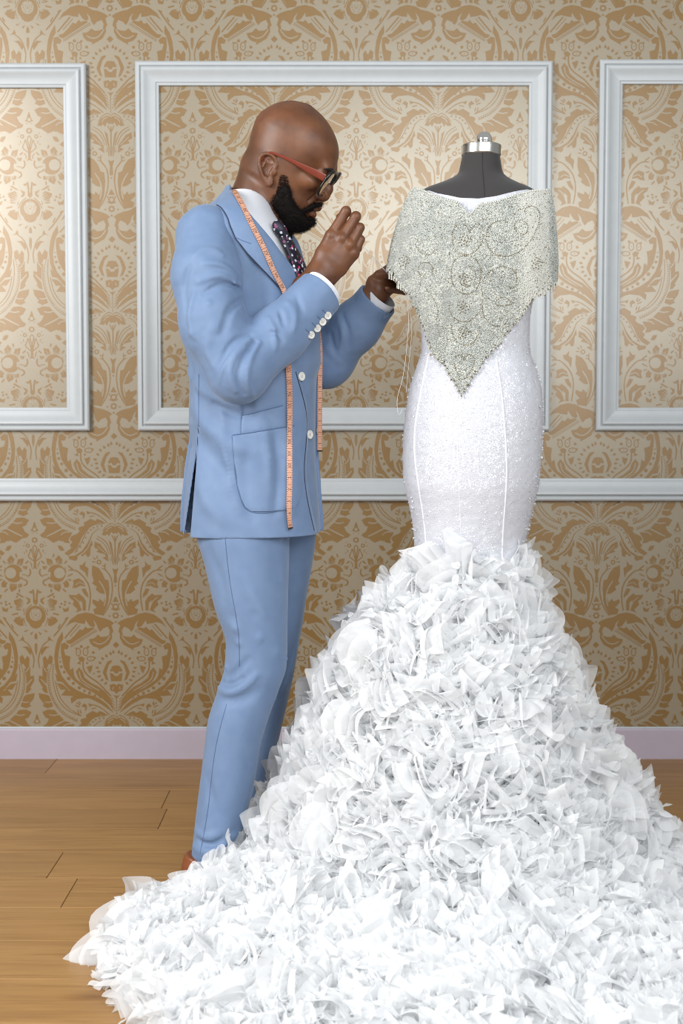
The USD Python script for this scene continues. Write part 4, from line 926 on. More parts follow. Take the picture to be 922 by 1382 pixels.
obj('shirt_collar', (R.reshape(-1, 3), cm), shirt_white, sh, True)
def cuff(c, d, r0, r1, ln, parent):
    x, y, z = frame_of(d)
    prof = [(r0, -.03), (r0, -.02), (r1, ln - .001), (r1 - .0006, ln), (r1 - .0022, ln), (r1 - .003, ln - .002), (r0 - .004, -.02), (r0 - .004, -.03)]
    V, F = lathe(prof, 40); V = c + V[:, :1] * x + V[:, 1:2] * y + V[:, 2:] * z
    obj('shirt_cuff', (V, F), shirt_white, parent, 35)
cuff(cut_p, cdir, .0448, .0435, .0125, sh)
cuff(lcut, ldir, .0392, .0388, .0125, sh)
tie = thing('necktie', parent=man, label='dark floral necktie')
f_sh = lambda p: f_shirt(p)
def onV(px, py, lift):
    P = cast(TORSO, px, py); return P + normal_of(TORSO, P) * lift
kn = onV([376], [311], .004)[0]; kn2 = onV([386], [327], .004)[0]
def f_knot(p): return chain(p, [kn * 1.35 - kn2 * .35, kn, kn2], [.0115, .0125, .009], .006)
obj('knot', surface_net(f_knot, kn - .05, kn + .05, .0025), tie_m, tie, True)
tp = [(380, 318, 8), (388, 331, 11), (395, 345, 13), (401, 359, 14.5), (406, 373, 16), (411, 392, 17)]
cl = spline(onV([q[0] for q in tp], [q[1] for q in tp], .004), 24); ww = np.interp(np.linspace(0, 1, 24), np.linspace(0, 1, 6), [w for *_, w in tp]) * PXM
cn = normal_of(TORSO, cl)
rows = []
for i in range(24):
    a = np.linspace(0, 2 * np.pi, 16, endpoint=False); t = cl[min(i + 1, 23)] - cl[max(i - 1, 0)]; t /= np.linalg.norm(t)
    s = np.cross(t, cn[i]); s /= np.linalg.norm(s); nn = np.cross(s, t)
    rows.append(cl[i] + np.cos(a)[:, None] * s * ww[i] * 1.25 + np.sin(a)[:, None] * nn * .008)
obj('blade', (np.array(rows).reshape(-1, 3), grid_faces(24, 16, True)), tie_m, tie, True)

# ---- trousers and shoes
R_ROWS = [(690, 262, 392, YM - .075, .115), (724, 266, 391, YM - .08, .112), (760, 276, 390, YM - .085, .105), (819, 290, 388.5, YM - .09, .095), (870, 305, 388, YM - .092, .085), (900, 303, 386.5, YM - .093, .08), (931, 294, 376.5, YM - .094, .077), (971, 281, 362, YM - .095, .076), (1000, 277, 353, YM - .095, .074),
          (1044, 271.6, 345.5, YM - .095, .071), (1080, 267, 338, YM - .095, .069), (1123, 262, 327, YM - .095, .068), (1155, 258.5, 318, YM - .095, .066), (1183, 256, 314, YM - .095, .066), (1200, 256, 314, YM - .095, .066)]
L_ROWS = [(690, 300, 428, YM + .095, .11), (724, 305, 426.5, YM + .10, .108), (780, 325, 418.5, YM + .12, .095), (826, 335, 411, YM + .135, .085), (880, 338, 402, YM + .145, .08), (913, 335, 396, YM + .15, .077), (940, 330, 390, YM + .155, .075), (1000, 318, 376, YM + .16, .07), (1060, 310, 362, YM + .165, .067),
          (1110, 305, 350, YM + .168, .065), (1140, 302, 346, YM + .17, .065)]
LEG_R, LEG_L = Loft(R_ROWS, 2.15), Loft(L_ROWS, 2.15)
ft = Folds()
def onR(pts): return cast(LEG_R, [c[0] for c in pts], [c[1] for c in pts])
for pts, a, w in (([(379, 726), (380, 798), (385, 860), (386, 896), (370, 945), (354, 1000), (338, 1080), (327, 1118)], .0045, .006), ([(303, 868), (320, 850), (350, 862), (375, 880)], .004, .012), ([(297, 845), (318, 832), (345, 828)], -.003, .012), ([(299, 905), (312, 886), (322, 868)], .006, .008), ([(305, 915), (320, 905), (335, 890)], -.005, .008),
                 ([(296, 928), (312, 934), (330, 926), (345, 912)], .0075, .008), ([(300, 921), (315, 922), (328, 915)], -.006, .006), ([(300, 945), (325, 945), (350, 930)], -.003, .012), ([(264, 1120), (280, 1130), (295, 1125)], .004, .009), ([(262, 1142), (285, 1150), (305, 1138), (322, 1122)], .007, .009), ([(268, 1132), (288, 1140), (300, 1134)], -.005, .007),
                 ([(280, 1050), (290, 1090), (300, 1110)], -.003, .012), ([(283, 745), (300, 790), (306, 830)], -.0025, .014), ([(330, 780), (350, 820), (372, 850)], .0025, .014), ([(258, 1160), (278, 1166), (300, 1160)], -.004, .007)):
    ft.add(onR(pts), a * 1.7, w * .9)
ftl = Folds()
def onLL(pts): return cast(LEG_L, [c[0] for c in pts], [c[1] for c in pts])
for pts, a, w in (([(400, 870), (392, 905), (385, 930)], .006, .008), ([(398, 900), (390, 925)], -.004, .006)): ftl.add(onLL(pts), a, w)
def f_legs(p):
    r, l = LEG_R(p), LEG_L(p)
    m = np.flatnonzero(np.abs(r) < .025)
    if len(m): r[m] -= ft(p[m])
    m = np.flatnonzero(np.abs(l) < .025)
    if len(m): l[m] -= ftl(p[m])
    up = np.clip((p[:, 2] - J(345, 800, 0)[2]) / .1, 0, 1)
    d = np.where(up > 0, smin(r, l, .02), np.minimum(r, l))
    hem = np.where(p[:, 1] < YM + .03, J(285, 1183, -.095)[2] - .10 * (p[:, 0] - J(285, 1183, -.095)[0]) * 1.0, J(325, 1128, .17)[2])
    return np.maximum(d, hem - p[:, 2])
tr = thing('trousers', parent=man, label='pale blue suit trousers')
obj('legs', surface_net(f_legs, J(235, 1230, -.24), J(450, 685, .33), .0036), suit, tr, True)
surf_line(f_legs, [(304, 727), (311, 790), (322, 859), (323, 900)], .0005, seam_blue, 'side_seam', tr, .0002)
surf_line(f_legs, [(306, 950), (291.5, 1007), (281, 1090), (270, 1152)], .0005, seam_blue, 'side_seam', tr, .0002)
def shoe(heel, yaw, label=None):
    s = thing('shoe', parent=man, label=label)
    c, n_ = math.cos(yaw), math.sin(yaw)
    def f(p):
        q = p - heel; x, y, z = q[:, 0] * c + q[:, 1] * n_, -q[:, 0] * n_ + q[:, 1] * c, q[:, 2]
        L = np.stack([x, y, z], 1)
        d = chain(L, [(.04, 0, .055), (.10, 0, .045), (.20, 0, .026), (.262, 0, .018)], [.036, .037, .034, .016], .03)
        d = smin(d, chain(L, [(.034, 0, .04), (.04, 0, .092)], [.034, .035], .02), .02)
        d = np.maximum(d, .012 - z); return np.maximum(d, z - (.098 - .25 * np.clip(x - .02, 0, .2)))
    lo, hi = heel + np.array([-.08, -.12, -.01]), heel + np.array([.32, .12, .13])
    obj('upper', surface_net(f, lo, hi, .004), leather, s, True)
    out = [(x, y) for x, y in [(0, .0), (.008, .026), (.04, .036), (.1, .034), (.18, .043), (.24, .036), (.283, 0)]]
    o = Polygon(out + [(x, -y) for x, y in out[::-1][1:-1]]).buffer(.004)
    m = trimesh.creation.extrude_polygon(o, .014, engine='earcut'); v = np.array(m.vertices); v[:, :2] = np.stack([v[:, 0] * c - v[:, 1] * n_, v[:, 0] * n_ + v[:, 1] * c], 1)
    obj('sole', (v + heel, m.faces), sole_m, s, 30)
hr = J(247, 1190, -.095); hr[2] = 0
shoe(hr, -.25, 'tan leather shoe')
hl_ = J(293, 1130, .17); hl_[2] = 0
shoe(hl_, -.1)

# ---- glasses worn by the man
gl = thing('eyeglasses', 'black framed eyeglasses with red wooden arms worn on the bald man', 'glasses')
def bar(pts, hs, ts, name, mat, side):
    """flat temple arm: heights along the head's up axis, thickness across"""
    P = spline(np.array([hl(F, U, S) for F, U, S in pts]), 30); hh = np.interp(np.linspace(0, 1, 30), np.linspace(0, 1, len(hs)), hs) * PXM; tt = np.interp(np.linspace(0, 1, 30), np.linspace(0, 1, len(ts)), ts) * PXM
    a = np.array([(-1, -.7), (-.7, -1), (.7, -1), (1, -.7), (1, .7), (.7, 1), (-.7, 1), (-1, .7)])
    rows = []
    for i in range(30):
        t = P[min(i + 1, 29)] - P[max(i - 1, 0)]; t /= np.linalg.norm(t); s = HS - t * (HS @ t); s /= np.linalg.norm(s); u = np.cross(s, t)
        rows.append(P[i] + a[:, :1] * s * tt[i] + a[:, 1:] * u * hh[i])
    V = np.array(rows).reshape(-1, 3); F = grid_faces(30, 8, True); F = np.vstack([F[:, [0, 1, 2]], F[:, [0, 2, 3]], [(0, k + 1, k) for k in range(1, 7)], [(232, 232 + k, 233 + k) for k in range(1, 7)]])
    obj(name, (V, F), mat, gl, 40)
def fup(cx, cy, S):
    F, U = fu(cx, cy); U = (U + S * math.sin(HROLL)) / math.cos(HROLL); F = F + S * math.tan(HYAW) * 0.95
    return (float(F), float(U), S)
near = [fup(212, 545, 47.5), fup(222, 512, 48.5), fup(250, 492, 49.5), fup(330, 503, 49.5), fup(430, 545, 49), fup(560, 612, 48), fup(655, 660, 47), fup(684, 676, 46)]
bar(near, [1.2, 1.4, 1.6, 2.0, 2.6, 3.6, 4.4, 4.6], [1.2, 1.3, 1.4, 1.4], 'temple_arm', wood_red, 1)
bar([(F, U, -S) for F, U, S in near], [1.2, 1.4, 1.6, 2.0, 2.6, 3.6, 4.4, 4.6], [1.2, 1.3, 1.4, 1.4], 'temple_arm', wood_red, -1)
GU, GF = near[-1][1] - 6, near[-1][0] + 1.0
tiltv = np.array([math.sin(.17), math.cos(.17)])
def rimpt(u, v, s):      # u sideways from the rim centre, v up
    S = s * (24.5 + u); F = 65.0 + v * tiltv[0] - 0.0019 * S * S; return hl(F, GU + v * tiltv[1], S)
for s in (1, -1):
    a = np.linspace(0, 2 * np.pi, 48, endpoint=False)
    x = 20.5 * np.sign(np.cos(a)) * np.abs(np.cos(a)) ** .62; y = 18.0 * np.sign(np.sin(a)) * np.abs(np.sin(a)) ** .68 + 1.5 * (x > 0) * x / 20
    ring_ = np.array([rimpt(u, v, s) for u, v in zip(x, y)])
    P = np.vstack([ring_, ring_[:2]])
    obj('rim', tube(P, np.where(np.r_[y, y[:2]] > 6, 2.6, 1.6) * PXM, 8, False), frame_black, gl, True)
    V = np.vstack([ring_, [rimpt(0, 0, s)], ring_ - HF * .0015, [rimpt(0, 0, s) - HF * .0015]]); F = [(k, (k + 1) % 48, 48) for k in range(48)] + [(49 + (k + 1) % 48, 49 + k, 97) for k in range(48)]
    obj('lens', (V, np.array(F)), lens_m, gl, False)
    obj('hinge_block', tube([rimpt(19, 8, s), hl(GF + .5, near[-1][1], s * 46)], 2.2 * PXM, 8), frame_black, gl, True)
obj('bridge', tube(spline([rimpt(-19, 4, 1), hl(66.0, GU + 6.5, 0), rimpt(-19, 4, -1)], 12), 2.0 * PXM, 8), frame_black, gl, True)

# ---- measuring tape round his neck
def ribbon(C, side, w, th=.0006):
    C, side = np.asarray(C), np.asarray(side); nrm = np.cross(np.gradient(C, axis=0), side); nrm /= np.linalg.norm(nrm, axis=1, keepdims=True)
    k = len(C); V = np.concatenate([C + side * w / 2 + nrm * th / 2, C - side * w / 2 + nrm * th / 2, C - side * w / 2 - nrm * th / 2, C + side * w / 2 - nrm * th / 2], 1).reshape(k, 4, 3).reshape(-1, 3)
    F = grid_faces(k, 4, True); F = np.vstack([F[:, [0, 1, 2]], F[:, [0, 2, 3]], [(0, 2, 1), (0, 3, 2)], [(4 * k - 4, 4 * k - 3, 4 * k - 2), (4 * k - 4, 4 * k - 2, 4 * k - 1)]])
    return (V, F), nrm
tm = thing('tape_measure', 'peach measuring tape with dark numbers hung round the neck of the suited man', 'measuring tape')
up1 = [(317, 263), (322, 272), (329, 285.5), (341, 310), (352, 331), (362, 354), (373, 378), (383, 399)]
P1 = cast(TORSO, *zip(*up1)); N1 = normal_of(TORSO, P1); P1 = P1 + N1 * .0082
hang = [(386, 420, -.15), (388, 450, -.155), (389.5, 485, -.16), (391, 520, 0), (391.5, 560, 0), (391, 590, 0), (391, 625, 0), (391, 655, 0), (390.5, 685, 0), (393, 716, 0)]
P2 = []
for x, y, d in hang:
    c = cast(f_jacket, [x], [y])[0]; P2.append(c + np.array([0, -.010, 0]))
nb = [J(345, 262, .07), J(322, 256, .05), J(310, 256, 0.0), J(312, 259, -.045)]
far = [J(424, 612, .06), J(427, 590, .06), J(428, 555, .06), J(428.5, 500, .06), J(427, 455, .06), J(420, 410, .06), J(405, 370, .06), J(385, 335, .07), J(362, 296, .075)]
for i, (x, y) in enumerate([(428, 612), (428, 590), (428, 555), (428.5, 500), (428, 455)]):
    far[i] = J(x, y, -.01) + np.array([.006, 0, 0])
C = np.vstack([far, nb, P1, P2]); tg = np.r_[0, np.cumsum(np.linalg.norm(np.diff(C, axis=0), axis=1))]
nC = 260; C_ = CubicSpline(tg, C)(np.linspace(0, tg[-1], nC)); C_ = np.array([np.convolve(np.pad(C_[:, k], 2, 'edge'), np.ones(5) / 5, 'valid') for k in range(3)]).T
T_ = np.gradient(C_, axis=0); T_ /= np.linalg.norm(T_, axis=1, keepdims=True)
ss = np.linspace(0, tg[-1], nC); s1 = tg[len(far) + len(nb)]; s2 = tg[len(far) + len(nb) + len(P1) - 1]
want = np.zeros((nC, 3))
for i, s in enumerate(ss):
    if s < tg[4]: nv = np.array([.5, -.86, 0]); 
    elif s < tg[len(far)]: nv = np.array([.8, -.5, .2])
    elif s < s1 - .02: nv = np.array([-.8, -.3 + 0 * s, .5])
    elif s < s2: nv = N1[min(7, int(8 * (s - s1) / (s2 - s1)))] if s > s1 else N1[0]
    else:
        tw = (s - s2) / (ss[-1] - s2); ang = 1.15 * math.exp(-((tw - .56) / .05) ** 2) + .9 * math.exp(-((tw - .99) / .05) ** 2) + .25 * math.sin(tw * 9)
        nv = np.array([math.sin(ang), -math.cos(ang), 0])
    want[i] = nv
want = np.array([np.convolve(np.pad(want[:, k], 5, 'edge'), np.ones(11) / 11, 'valid') for k in range(3)]).T
side = np.cross(T_, want); side /= np.linalg.norm(side, axis=1, keepdims=True)
(tapeV, tapeF), tn = ribbon(C_, side, .0118)
obj('tape', (tapeV, tapeF), tape_m, tm, 40)
ti = lambda s: (np.array([np.interp(s, ss, C_[:, k]) for k in range(3)]), np.array([np.interp(s, ss, side[:, k]) for k in range(3)]), np.array([np.interp(s, ss, T_[:, k]) for k in range(3)]))
ticks, nums = [], []
k = 0; s = .012
while s < tg[-1] - .01:
    c, sd, tt = ti(s); w = want[np.searchsorted(ss, s)]; nn = np.cross(tt, sd); nn *= np.sign(nn @ w) or 1
    ln = .0060 if k % 5 == 0 else .0034
    for sg in (1, -1):
        e = c + sd * .0062 * sg; f_ = e - sd * sg * ln * (1 if k % 5 else 1)
        h = tt * .00038; v = np.array([e - h, e + h, f_ + h, f_ - h]) + nn * .0005; ticks.append((v, np.array([(0, 1, 2), (0, 2, 3)])))
    if k % 5 == 2:
        m = meshkit.text_mesh(str((k // 5) % 60 + 1), .0062, .0001); mv = np.array(m.vertices); mv[:, :2] -= (mv[:, :2].max(0) + mv[:, :2].min(0)) / 2
        ux, uy = -tt, np.cross(nn, -tt); nums.append((c + mv[:, :1] * ux + mv[:, 1:2] * uy + (mv[:, 2:] + .0005) * nn, m.faces))
    s += .0051; k += 1
obj('tick_marks', cat_mesh(ticks), tape_ink, tm, False, kind='stuff'); [obj('numeral', q, tape_ink, tm, False) for q in nums]
for i0, i1 in ((0, 1), (nC - 2, nC - 1)):
    (v, f), _ = ribbon(C_[i0:i1 + 1], side[i0:i1 + 1], .0132, .0016); obj('metal_tip', (v, f), brass, tm, 40)

# ---- needle and thread
nd = thing('sewing_needle', 'fine steel sewing needle pinched in the raised hand', 'needle')
tipn = R_(458.5, 277.5, .046)
obj('shaft', tube([tipn, R_(460.5, 289, .05), R_(463, 302, .05)], [.0002, .0006, .0006], 6), steel_pol, nd, True)
th = thing('sewing_thread', 'white thread stretched from the raised hand to the beaded lace edge, with loose ends hanging', 'thread')
obj('taut_strand', tube(spline([R_(463, 300, .05), R_(480, 322, .045), R_(489, 331, .03), J(518, 363, -.05), J(547.5, 396, -.07)], 30), .0007, 5), thread_m, th, True)
obj('hanging_strand', tube(spline([J(547.5, 396, -.07), J(551, 420, -.07), J(549, 470, -.07), J(541, 520, -.07), J(536, 548, -.075), J(539, 560, -.08), J(543, 552, -.08)], 40), .00035, 5), thread_m, th, True)
obj('hanging_strand', tube(spline([J(548, 397, -.07), J(555, 430, -.065), J(553, 480, -.06), J(548, 530, -.06)], 40), .0003, 5), thread_m, th, True)
# ------------------------------------------------------------------ dress form
YD = 3.04
def D_(px, py, dy=0.0): return at(px, py, YD + dy)
form = thing('dress_form', 'black fabric dress form with steel neck cap and ball, standing inside the white gown', 'dress form')
F_ROWS = [(196, 625, 674.5, YD, .0405), (206, 624.5, 674.5, YD, .041), (222, 621.5, 676.5, YD, .044), (234, 618.5, 679, YD, .047), (241, 609, 686, YD, .054), (248, 592, 700, YD, .062), (256, 571, 719, YD, .072), (266, 562, 731, YD, .082), (285, 558, 738, YD, .092), (330, 560, 734, YD, .105),
          (400, 563, 716, YD, .10), (440, 571, 710, YD, .09), (470, 573, 710, YD, .09), (530, 556, 726, YD, .115), (600, 549, 726, YD, .13), (660, 553, 722, YD, .125), (700, 565, 705, YD, .10)]
FORM = Loft(F_ROWS, 2.1)
def loft_mesh(loft, z0, z1, nz, nt, grow=0.0, dz=None):
    zs = np.linspace(z0, z1, nz); cx, ax, cy, ay = loft.par(zs); t = np.linspace(0, 2 * np.pi, nt, endpoint=False); n = loft.n
    c, s = np.cos(t), np.sin(t); X = cx[:, None] + (ax[:, None] + grow) * np.sign(c) * np.abs(c) ** (2 / n); Y = cy[:, None] + (ay[:, None] + grow) * np.sign(s) * np.abs(s) ** (2 / n)
    return np.stack([X, Y, np.repeat(zs[:, None], nt, 1)], -1)
G = loft_mesh(FORM, FORM.z0, D_(649, 207)[2], 120, 96)
obj('bust', (np.vstack([G.reshape(-1, 3), G[-1].mean(0)[None], G[0].mean(0)[None]]), np.vstack([(lambda Q: np.vstack([Q[:, [0, 2, 1]], Q[:, [0, 3, 2]]]))(grid_faces(120, 96, True)), [(119 * 96 + k, 119 * 96 + (k + 1) % 96, 11520) for k in range(96)], [((k + 1) % 96, k, 11521) for k in range(96)]])), form_black, form, 40)
nz_, capc = D_(649, 209.5)[2], D_(649.5, 209.5)
ch = D_(649, 197)[2] - nz_
obj('neck_cap', lathe([(.0420, -.002), (.0436, 0), (.0436, .002), (.0430, .003), (.0430, ch - .003), (.0436, ch - .002), (.0436, ch), (.0400, ch + .002), (.030, ch + .003), (0, ch + .003)], 64, capc), metal, form, 40)
bc = D_(653.5, 188.5) ; br = .0175
obj('finial', lathe([(.009, -.024), (.0085, -.016)] + [(br * math.sin(a), -br * math.cos(a)) for a in np.linspace(.5, math.pi, 18)], 40, bc), steel_pol, form, 50)
obj('back_seam', tube(spline([D_(648.5, y, 0) + np.array([0, -(FORM.par(np.array([D_(648.5, y)[2]]))[3][0]) - .0003, 0]) for y in (209, 222, 234, 242, 250, 262, 275)], 24), .0007, 5), plain('form_seam', srgb(44, 42, 42), .9), form, True)
obj('pole', lathe([(0, 0), (.014, 0), (.014, .80), (0, .80)], 24, (at(640, 700, YD)[0], YD, .02)), metal, form, 40)
obj('base', lathe([(0, 0), (.17, 0), (.17, .008), (.15, .016), (.02, .03), (0, .03)], 48, (at(640, 700, YD)[0], YD, 0)), metal, form, 40)

# ------------------------------------------------------------------ gown
dress = thing('wedding_dress', 'white mermaid wedding gown with beaded lace cape, sequinned body and ruffled tulle train', 'dress')
G_ROWS = [(262, 566, 727, YD, .086), (275, 560, 736, YD, .092), (300, 556, 741, YD, .102), (350, 558, 733, YD, .112), (400, 559, 720, YD, .108), (440, 567.5, 714, YD, .098), (470, 569.5, 714, YD, .096), (497, 561.5, 723, YD, .106), (533, 551.5, 731, YD, .122), (577, 545.5, 731.5, YD, .135), (606, 544, 730, YD, .138),
          (650, 545, 727, YD, .135), (680, 552, 720, YD, .124), (710, 557.5, 713, YD, .112), (746, 560, 707, YD, .104), (790, 560, 706, YD, .104)]
GOWN = Loft(G_ROWS, 2.15)
zt, zb_ = D_(640, 262)[2], D_(640, 789)[2]
zs = np.linspace(zb_, zt, 240); nt = 200
G = loft_mesh(GOWN, zb_, zt, 240, nt)
# neckline dips at the back
px_, py_ = project(G.reshape(-1, 3)); G2 = G.reshape(-1, 3).copy()
neck_y = np.interp(px_, [560, 575, 591, 621, 646, 670, 697, 719, 740], [255, 260, 268, 276, 277.5, 274, 266, 260, 256])
far_ = G2[:, 1] > YD
lim = at(px_, neck_y, YD)[:, 2]; G2[:, 2] = np.minimum(G2[:, 2], lim)
nz = (meshkit.noise(G2 * 90, 4) - .5) * .0016
ctr = np.stack([np.full(len(G2), D_(640, 500)[0]), np.full(len(G2), YD), G2[:, 2]], 1); G2 += (G2 - ctr) / np.linalg.norm(G2 - ctr, axis=1, keepdims=True) * nz[:, None]
gown = obj('gown_body', (G2, (lambda Q: np.vstack([Q[:, [0, 2, 1]], Q[:, [0, 3, 2]]]))(grid_faces(240, nt, True))), gown_m, dress, True, label='sequinned white fitted body')
def on_gown(px, py, lift=0.0, loft=GOWN):
    """point of the camera-side half of a loft at a pixel (clamped at its silhouette)"""
    px, py = np.asarray(px, float), np.asarray(py, float); Y = np.full(px.shape, YD - .1)
    for _ in range(6):
        p = at(px, py, Y); cx, ax, cy, ay = loft.par(p[..., 2])
        u = np.clip(np.abs(p[..., 0] - cx) / (ax + lift), 0, 1); Y = cy - (ay + lift) * (1 - u ** loft.n) ** (1 / loft.n)
    p = at(px, py, Y); cx, ax, cy, ay = loft.par(p[..., 2]); p[..., 0] = np.clip(p[..., 0], cx - ax - lift, cx + ax + lift); return p
for nm, P, r in (('princess_seam', [(579, 478), (567, 535), (559.5, 595), (563, 642), (573, 710), (577, 785)], .0024), ('princess_seam', [(669.5, 483), (677, 530), (681.4, 577), (684, 642), (679, 720), (678, 785)], .0022), ('centre_seam', [(618, 520), (617.5, 575), (619.5, 655), (622, 710), (624, 785)], .0011)):
    q = spline(P, 60); obj(nm, tube(on_gown(q[:, 0], q[:, 1]) + [0, .0006, 0], r, 8), seam_white, dress, True)

def quat_from(x, y, z):
    M_ = np.stack([x, y, z], -1); q = np.empty((len(M_), 4))
    from scipy.spatial.transform import Rotation
    r = Rotation.from_matrix(M_).as_quat(); return r[:, [3, 0, 1, 2]]
def instancer(path, protos, mats, pos, quats, scales, idx, label=None):
    pi = UsdGeom.PointInstancer.Define(stage, path)
    targets = []
    for k, (m, mt) in enumerate(zip(protos, mats)):
        p = usdkit.mesh(stage, f'{path}/{("shape" if k == 0 else f"shape_{k:03d}")}', m, mt, smooth=True); targets.append(p.GetPath())
    pi.CreatePrototypesRel().SetTargets(targets)
    pi.CreateProtoIndicesAttr(Vt.IntArray.FromNumpy(np.asarray(idx, np.int32)))
    pi.CreatePositionsAttr(Vt.Vec3fArray.FromNumpy(np.asarray(pos, np.float32)))
    pi.CreateOrientationsAttr(Vt.QuathArray([Gf.Quath(float(a), float(b), float(c), float(d)) for a, b, c, d in quats]))
    pi.CreateScalesAttr(Vt.Vec3fArray.FromNumpy(np.repeat(np.asarray(scales, np.float32)[:, None], 3, 1)))
    return tag(pi.GetPrim(), label, None, None, 'stuff')
def basis(n, rng):
    n = n / np.linalg.norm(n, axis=1, keepdims=True); t = rng.normal(size=n.shape); t -= n * (t * n).sum(1, keepdims=True); t /= np.linalg.norm(t, axis=1, keepdims=True)
    return t, np.cross(n, t), n
R0 = np.random.default_rng(11)
# sequins all round the fitted body
ns = 11000
zz = R0.uniform(zb_, D_(640, 300)[2], ns); th_ = np.where(R0.random(ns) < .8, R0.uniform(-np.pi, 0, ns), R0.uniform(0, np.pi, ns))
cx, ax, cy, ay = GOWN.par(zz); c, s = np.cos(th_), np.sin(th_); e = 2 / GOWN.n
P = np.stack([cx + (ax + .0006) * np.sign(c) * np.abs(c) ** e, cy + (ay + .0006) * np.sign(s) * np.abs(s) ** e, zz], 1)
N = np.stack([c / ax, s / ay, np.zeros(ns)], 1); N /= np.linalg.norm(N, axis=1, keepdims=True); N += R0.normal(size=N.shape) * .24
disc = lathe([(0, .0002), (.8, .00025), (1, 0)], 7); disc = (disc[0] * [.00105, .00105, 1], disc[1])
instancer('/World/wedding_dress/sequins', [disc], [sequin_m], P, quat_from(*basis(N, R0)), R0.uniform(.7, 1.25, ns), np.zeros(ns), 'tiny pearly sequins')
# loose sequins and threads standing off the right-hand silhouette
ns = 500
zz = R0.uniform(zb_, D_(640, 470)[2], ns); sd_ = R0.random(ns) < .75; th_ = np.where(sd_, 0, np.pi) + R0.normal(size=ns) * .35
cx, ax, cy, ay = GOWN.par(zz); c, s = np.cos(th_), np.sin(th_); P = np.stack([cx + (ax + .002) * np.sign(c) * np.abs(c) ** e, cy + (ay + .002) * np.sign(s) * np.abs(s) ** e, zz], 1)
N = np.stack([c, s, 0 * c], 1) + R0.normal(size=P.shape) * 1.0
instancer('/World/wedding_dress/edge_sequins', [disc], [sequin_m], P, quat_from(*basis(N, R0)), R0.uniform(1.2, 2.4, ns), np.zeros(ns), 'sequins standing off the sides')

# ------------------------------------------------------------------ beaded lace cape
cape = thing('beaded_cape', parent=dress, label='silver beaded lace cape with scroll work')
C_ROWS = [(252, 558, 744, YD, .080), (262, 552, 746.5, YD, .092), (280, 543, 749, YD, .104), (300, 536, 751, YD, .112), (330, 527.5, 752.5, YD, .118), (365, 521, 754, YD, .118), (395, 527, 752, YD, .112), (430, 545, 733, YD, .106), (460, 563, 720, YD, .101), (500, 557, 729, YD, .112), (545, 546, 735, YD, .132)]
CAPE = Loft(C_ROWS, 2.35)
TOP = [(557.7, 252.6), (570, 255.6), (591, 265), (619, 272.5), (633, 290), (648, 275), (670, 271), (697, 262), (718.6, 256.6), (744, 255)]
BOT = [(521, 364), (524, 366), (530, 370), (539.5, 390), (550, 394), (556, 408), (561, 415), (566, 430), (572, 444), (579, 465), (582, 479), (591, 486), (600, 491), (606, 506), (614, 519), (623, 533), (631, 521), (643, 503), (655, 485), (673, 465), (691, 443), (706.5, 424), (716, 408), (726, 398), (735, 398), (742, 388), (749, 386), (753, 378)]
def along(P, s):
    P = np.array(P, float); d = np.r_[0, np.cumsum(np.linalg.norm(np.diff(P, axis=0), axis=1))]; d /= d[-1]; return np.stack([np.interp(s, d, P[:, k]) for k in (0, 1)], -1)
NC_, NR_ = 321, 70
s = np.linspace(0, 1, NC_); top, bot = along(TOP, s), along(BOT, s)
tooth = np.abs(((s * 46) % 1) - .5) * 2; bump_ = (meshkit.noise(np.stack([s * 90, 0 * s, 0 * s], 1), 2) - .5)
dirn = bot - top; dirn /= np.linalg.norm(dirn, axis=1, keepdims=True)
edge_fade = np.clip(np.minimum(s, 1 - s) / .01, 0, 1)
bot = bot + dirn * ((tooth - .5) * 7 + bump_ * 5)[:, None] * edge_fade[:, None]
tt = np.linspace(0, 1, NR_)[:, None, None]
LS_ = [(557.7, 252.6), (550, 263), (543, 280), (536, 298), (527.5, 330), (521, 364)]; RS_ = [(744, 255), (749, 281), (752.6, 318), (754.5, 354), (753, 378)]
lft, rgt = along(LS_, tt[:, 0, 0])[:, None], along(RS_, tt[:, 0, 0])[:, None]; ss_ = s[None, :, None]
c00, c01, c10, c11 = top[:1][None], top[-1:][None], bot[:1][None], bot[-1:][None]
pix = top[None] * (1 - tt) + bot[None] * tt + lft * (1 - ss_) + rgt * ss_ - ((c00 * (1 - ss_) + c01 * ss_) * (1 - tt) + (c10 * (1 - ss_) + c11 * ss_) * tt)
def cape_pt(px, py, lift=0.0):
    a, b = on_gown(px, py, lift, CAPE), on_gown(px, py, .004 + lift, GOWN)
    m = (b[..., 1] < a[..., 1]) & (np.abs(px - 640) < 70); out = np.where(m[..., None], b, a); return out
Pn = cape_pt(pix[..., 0], pix[..., 1])
Pn[:, 0, 1] = YD; Pn[:, -1, 1] = YD
Pn += (meshkit.noise(Pn * 130, 5)[..., None] - .5) * np.array([0, .0022, 0])
kf = np.linspace(0, (NR_ - 1) * .8, NR_); k0 = np.minimum(kf.astype(int), NR_ - 2); kw = (kf - k0)[:, None, None]
Pf = Pn[k0] * (1 - kw) + Pn[k0 + 1] * kw; Pf[..., 1] = 2 * YD - Pf[..., 1]
Q = grid_faces(NR_, NC_); nv = NR_ * NC_
sheet = np.vstack([Pn.reshape(-1, 3), Pf.reshape(-1, 3)]); Fq = np.vstack([Q, Q[:, ::-1] + nv])
obj('lace_net', (sheet, Fq), cape_m, cape, True)
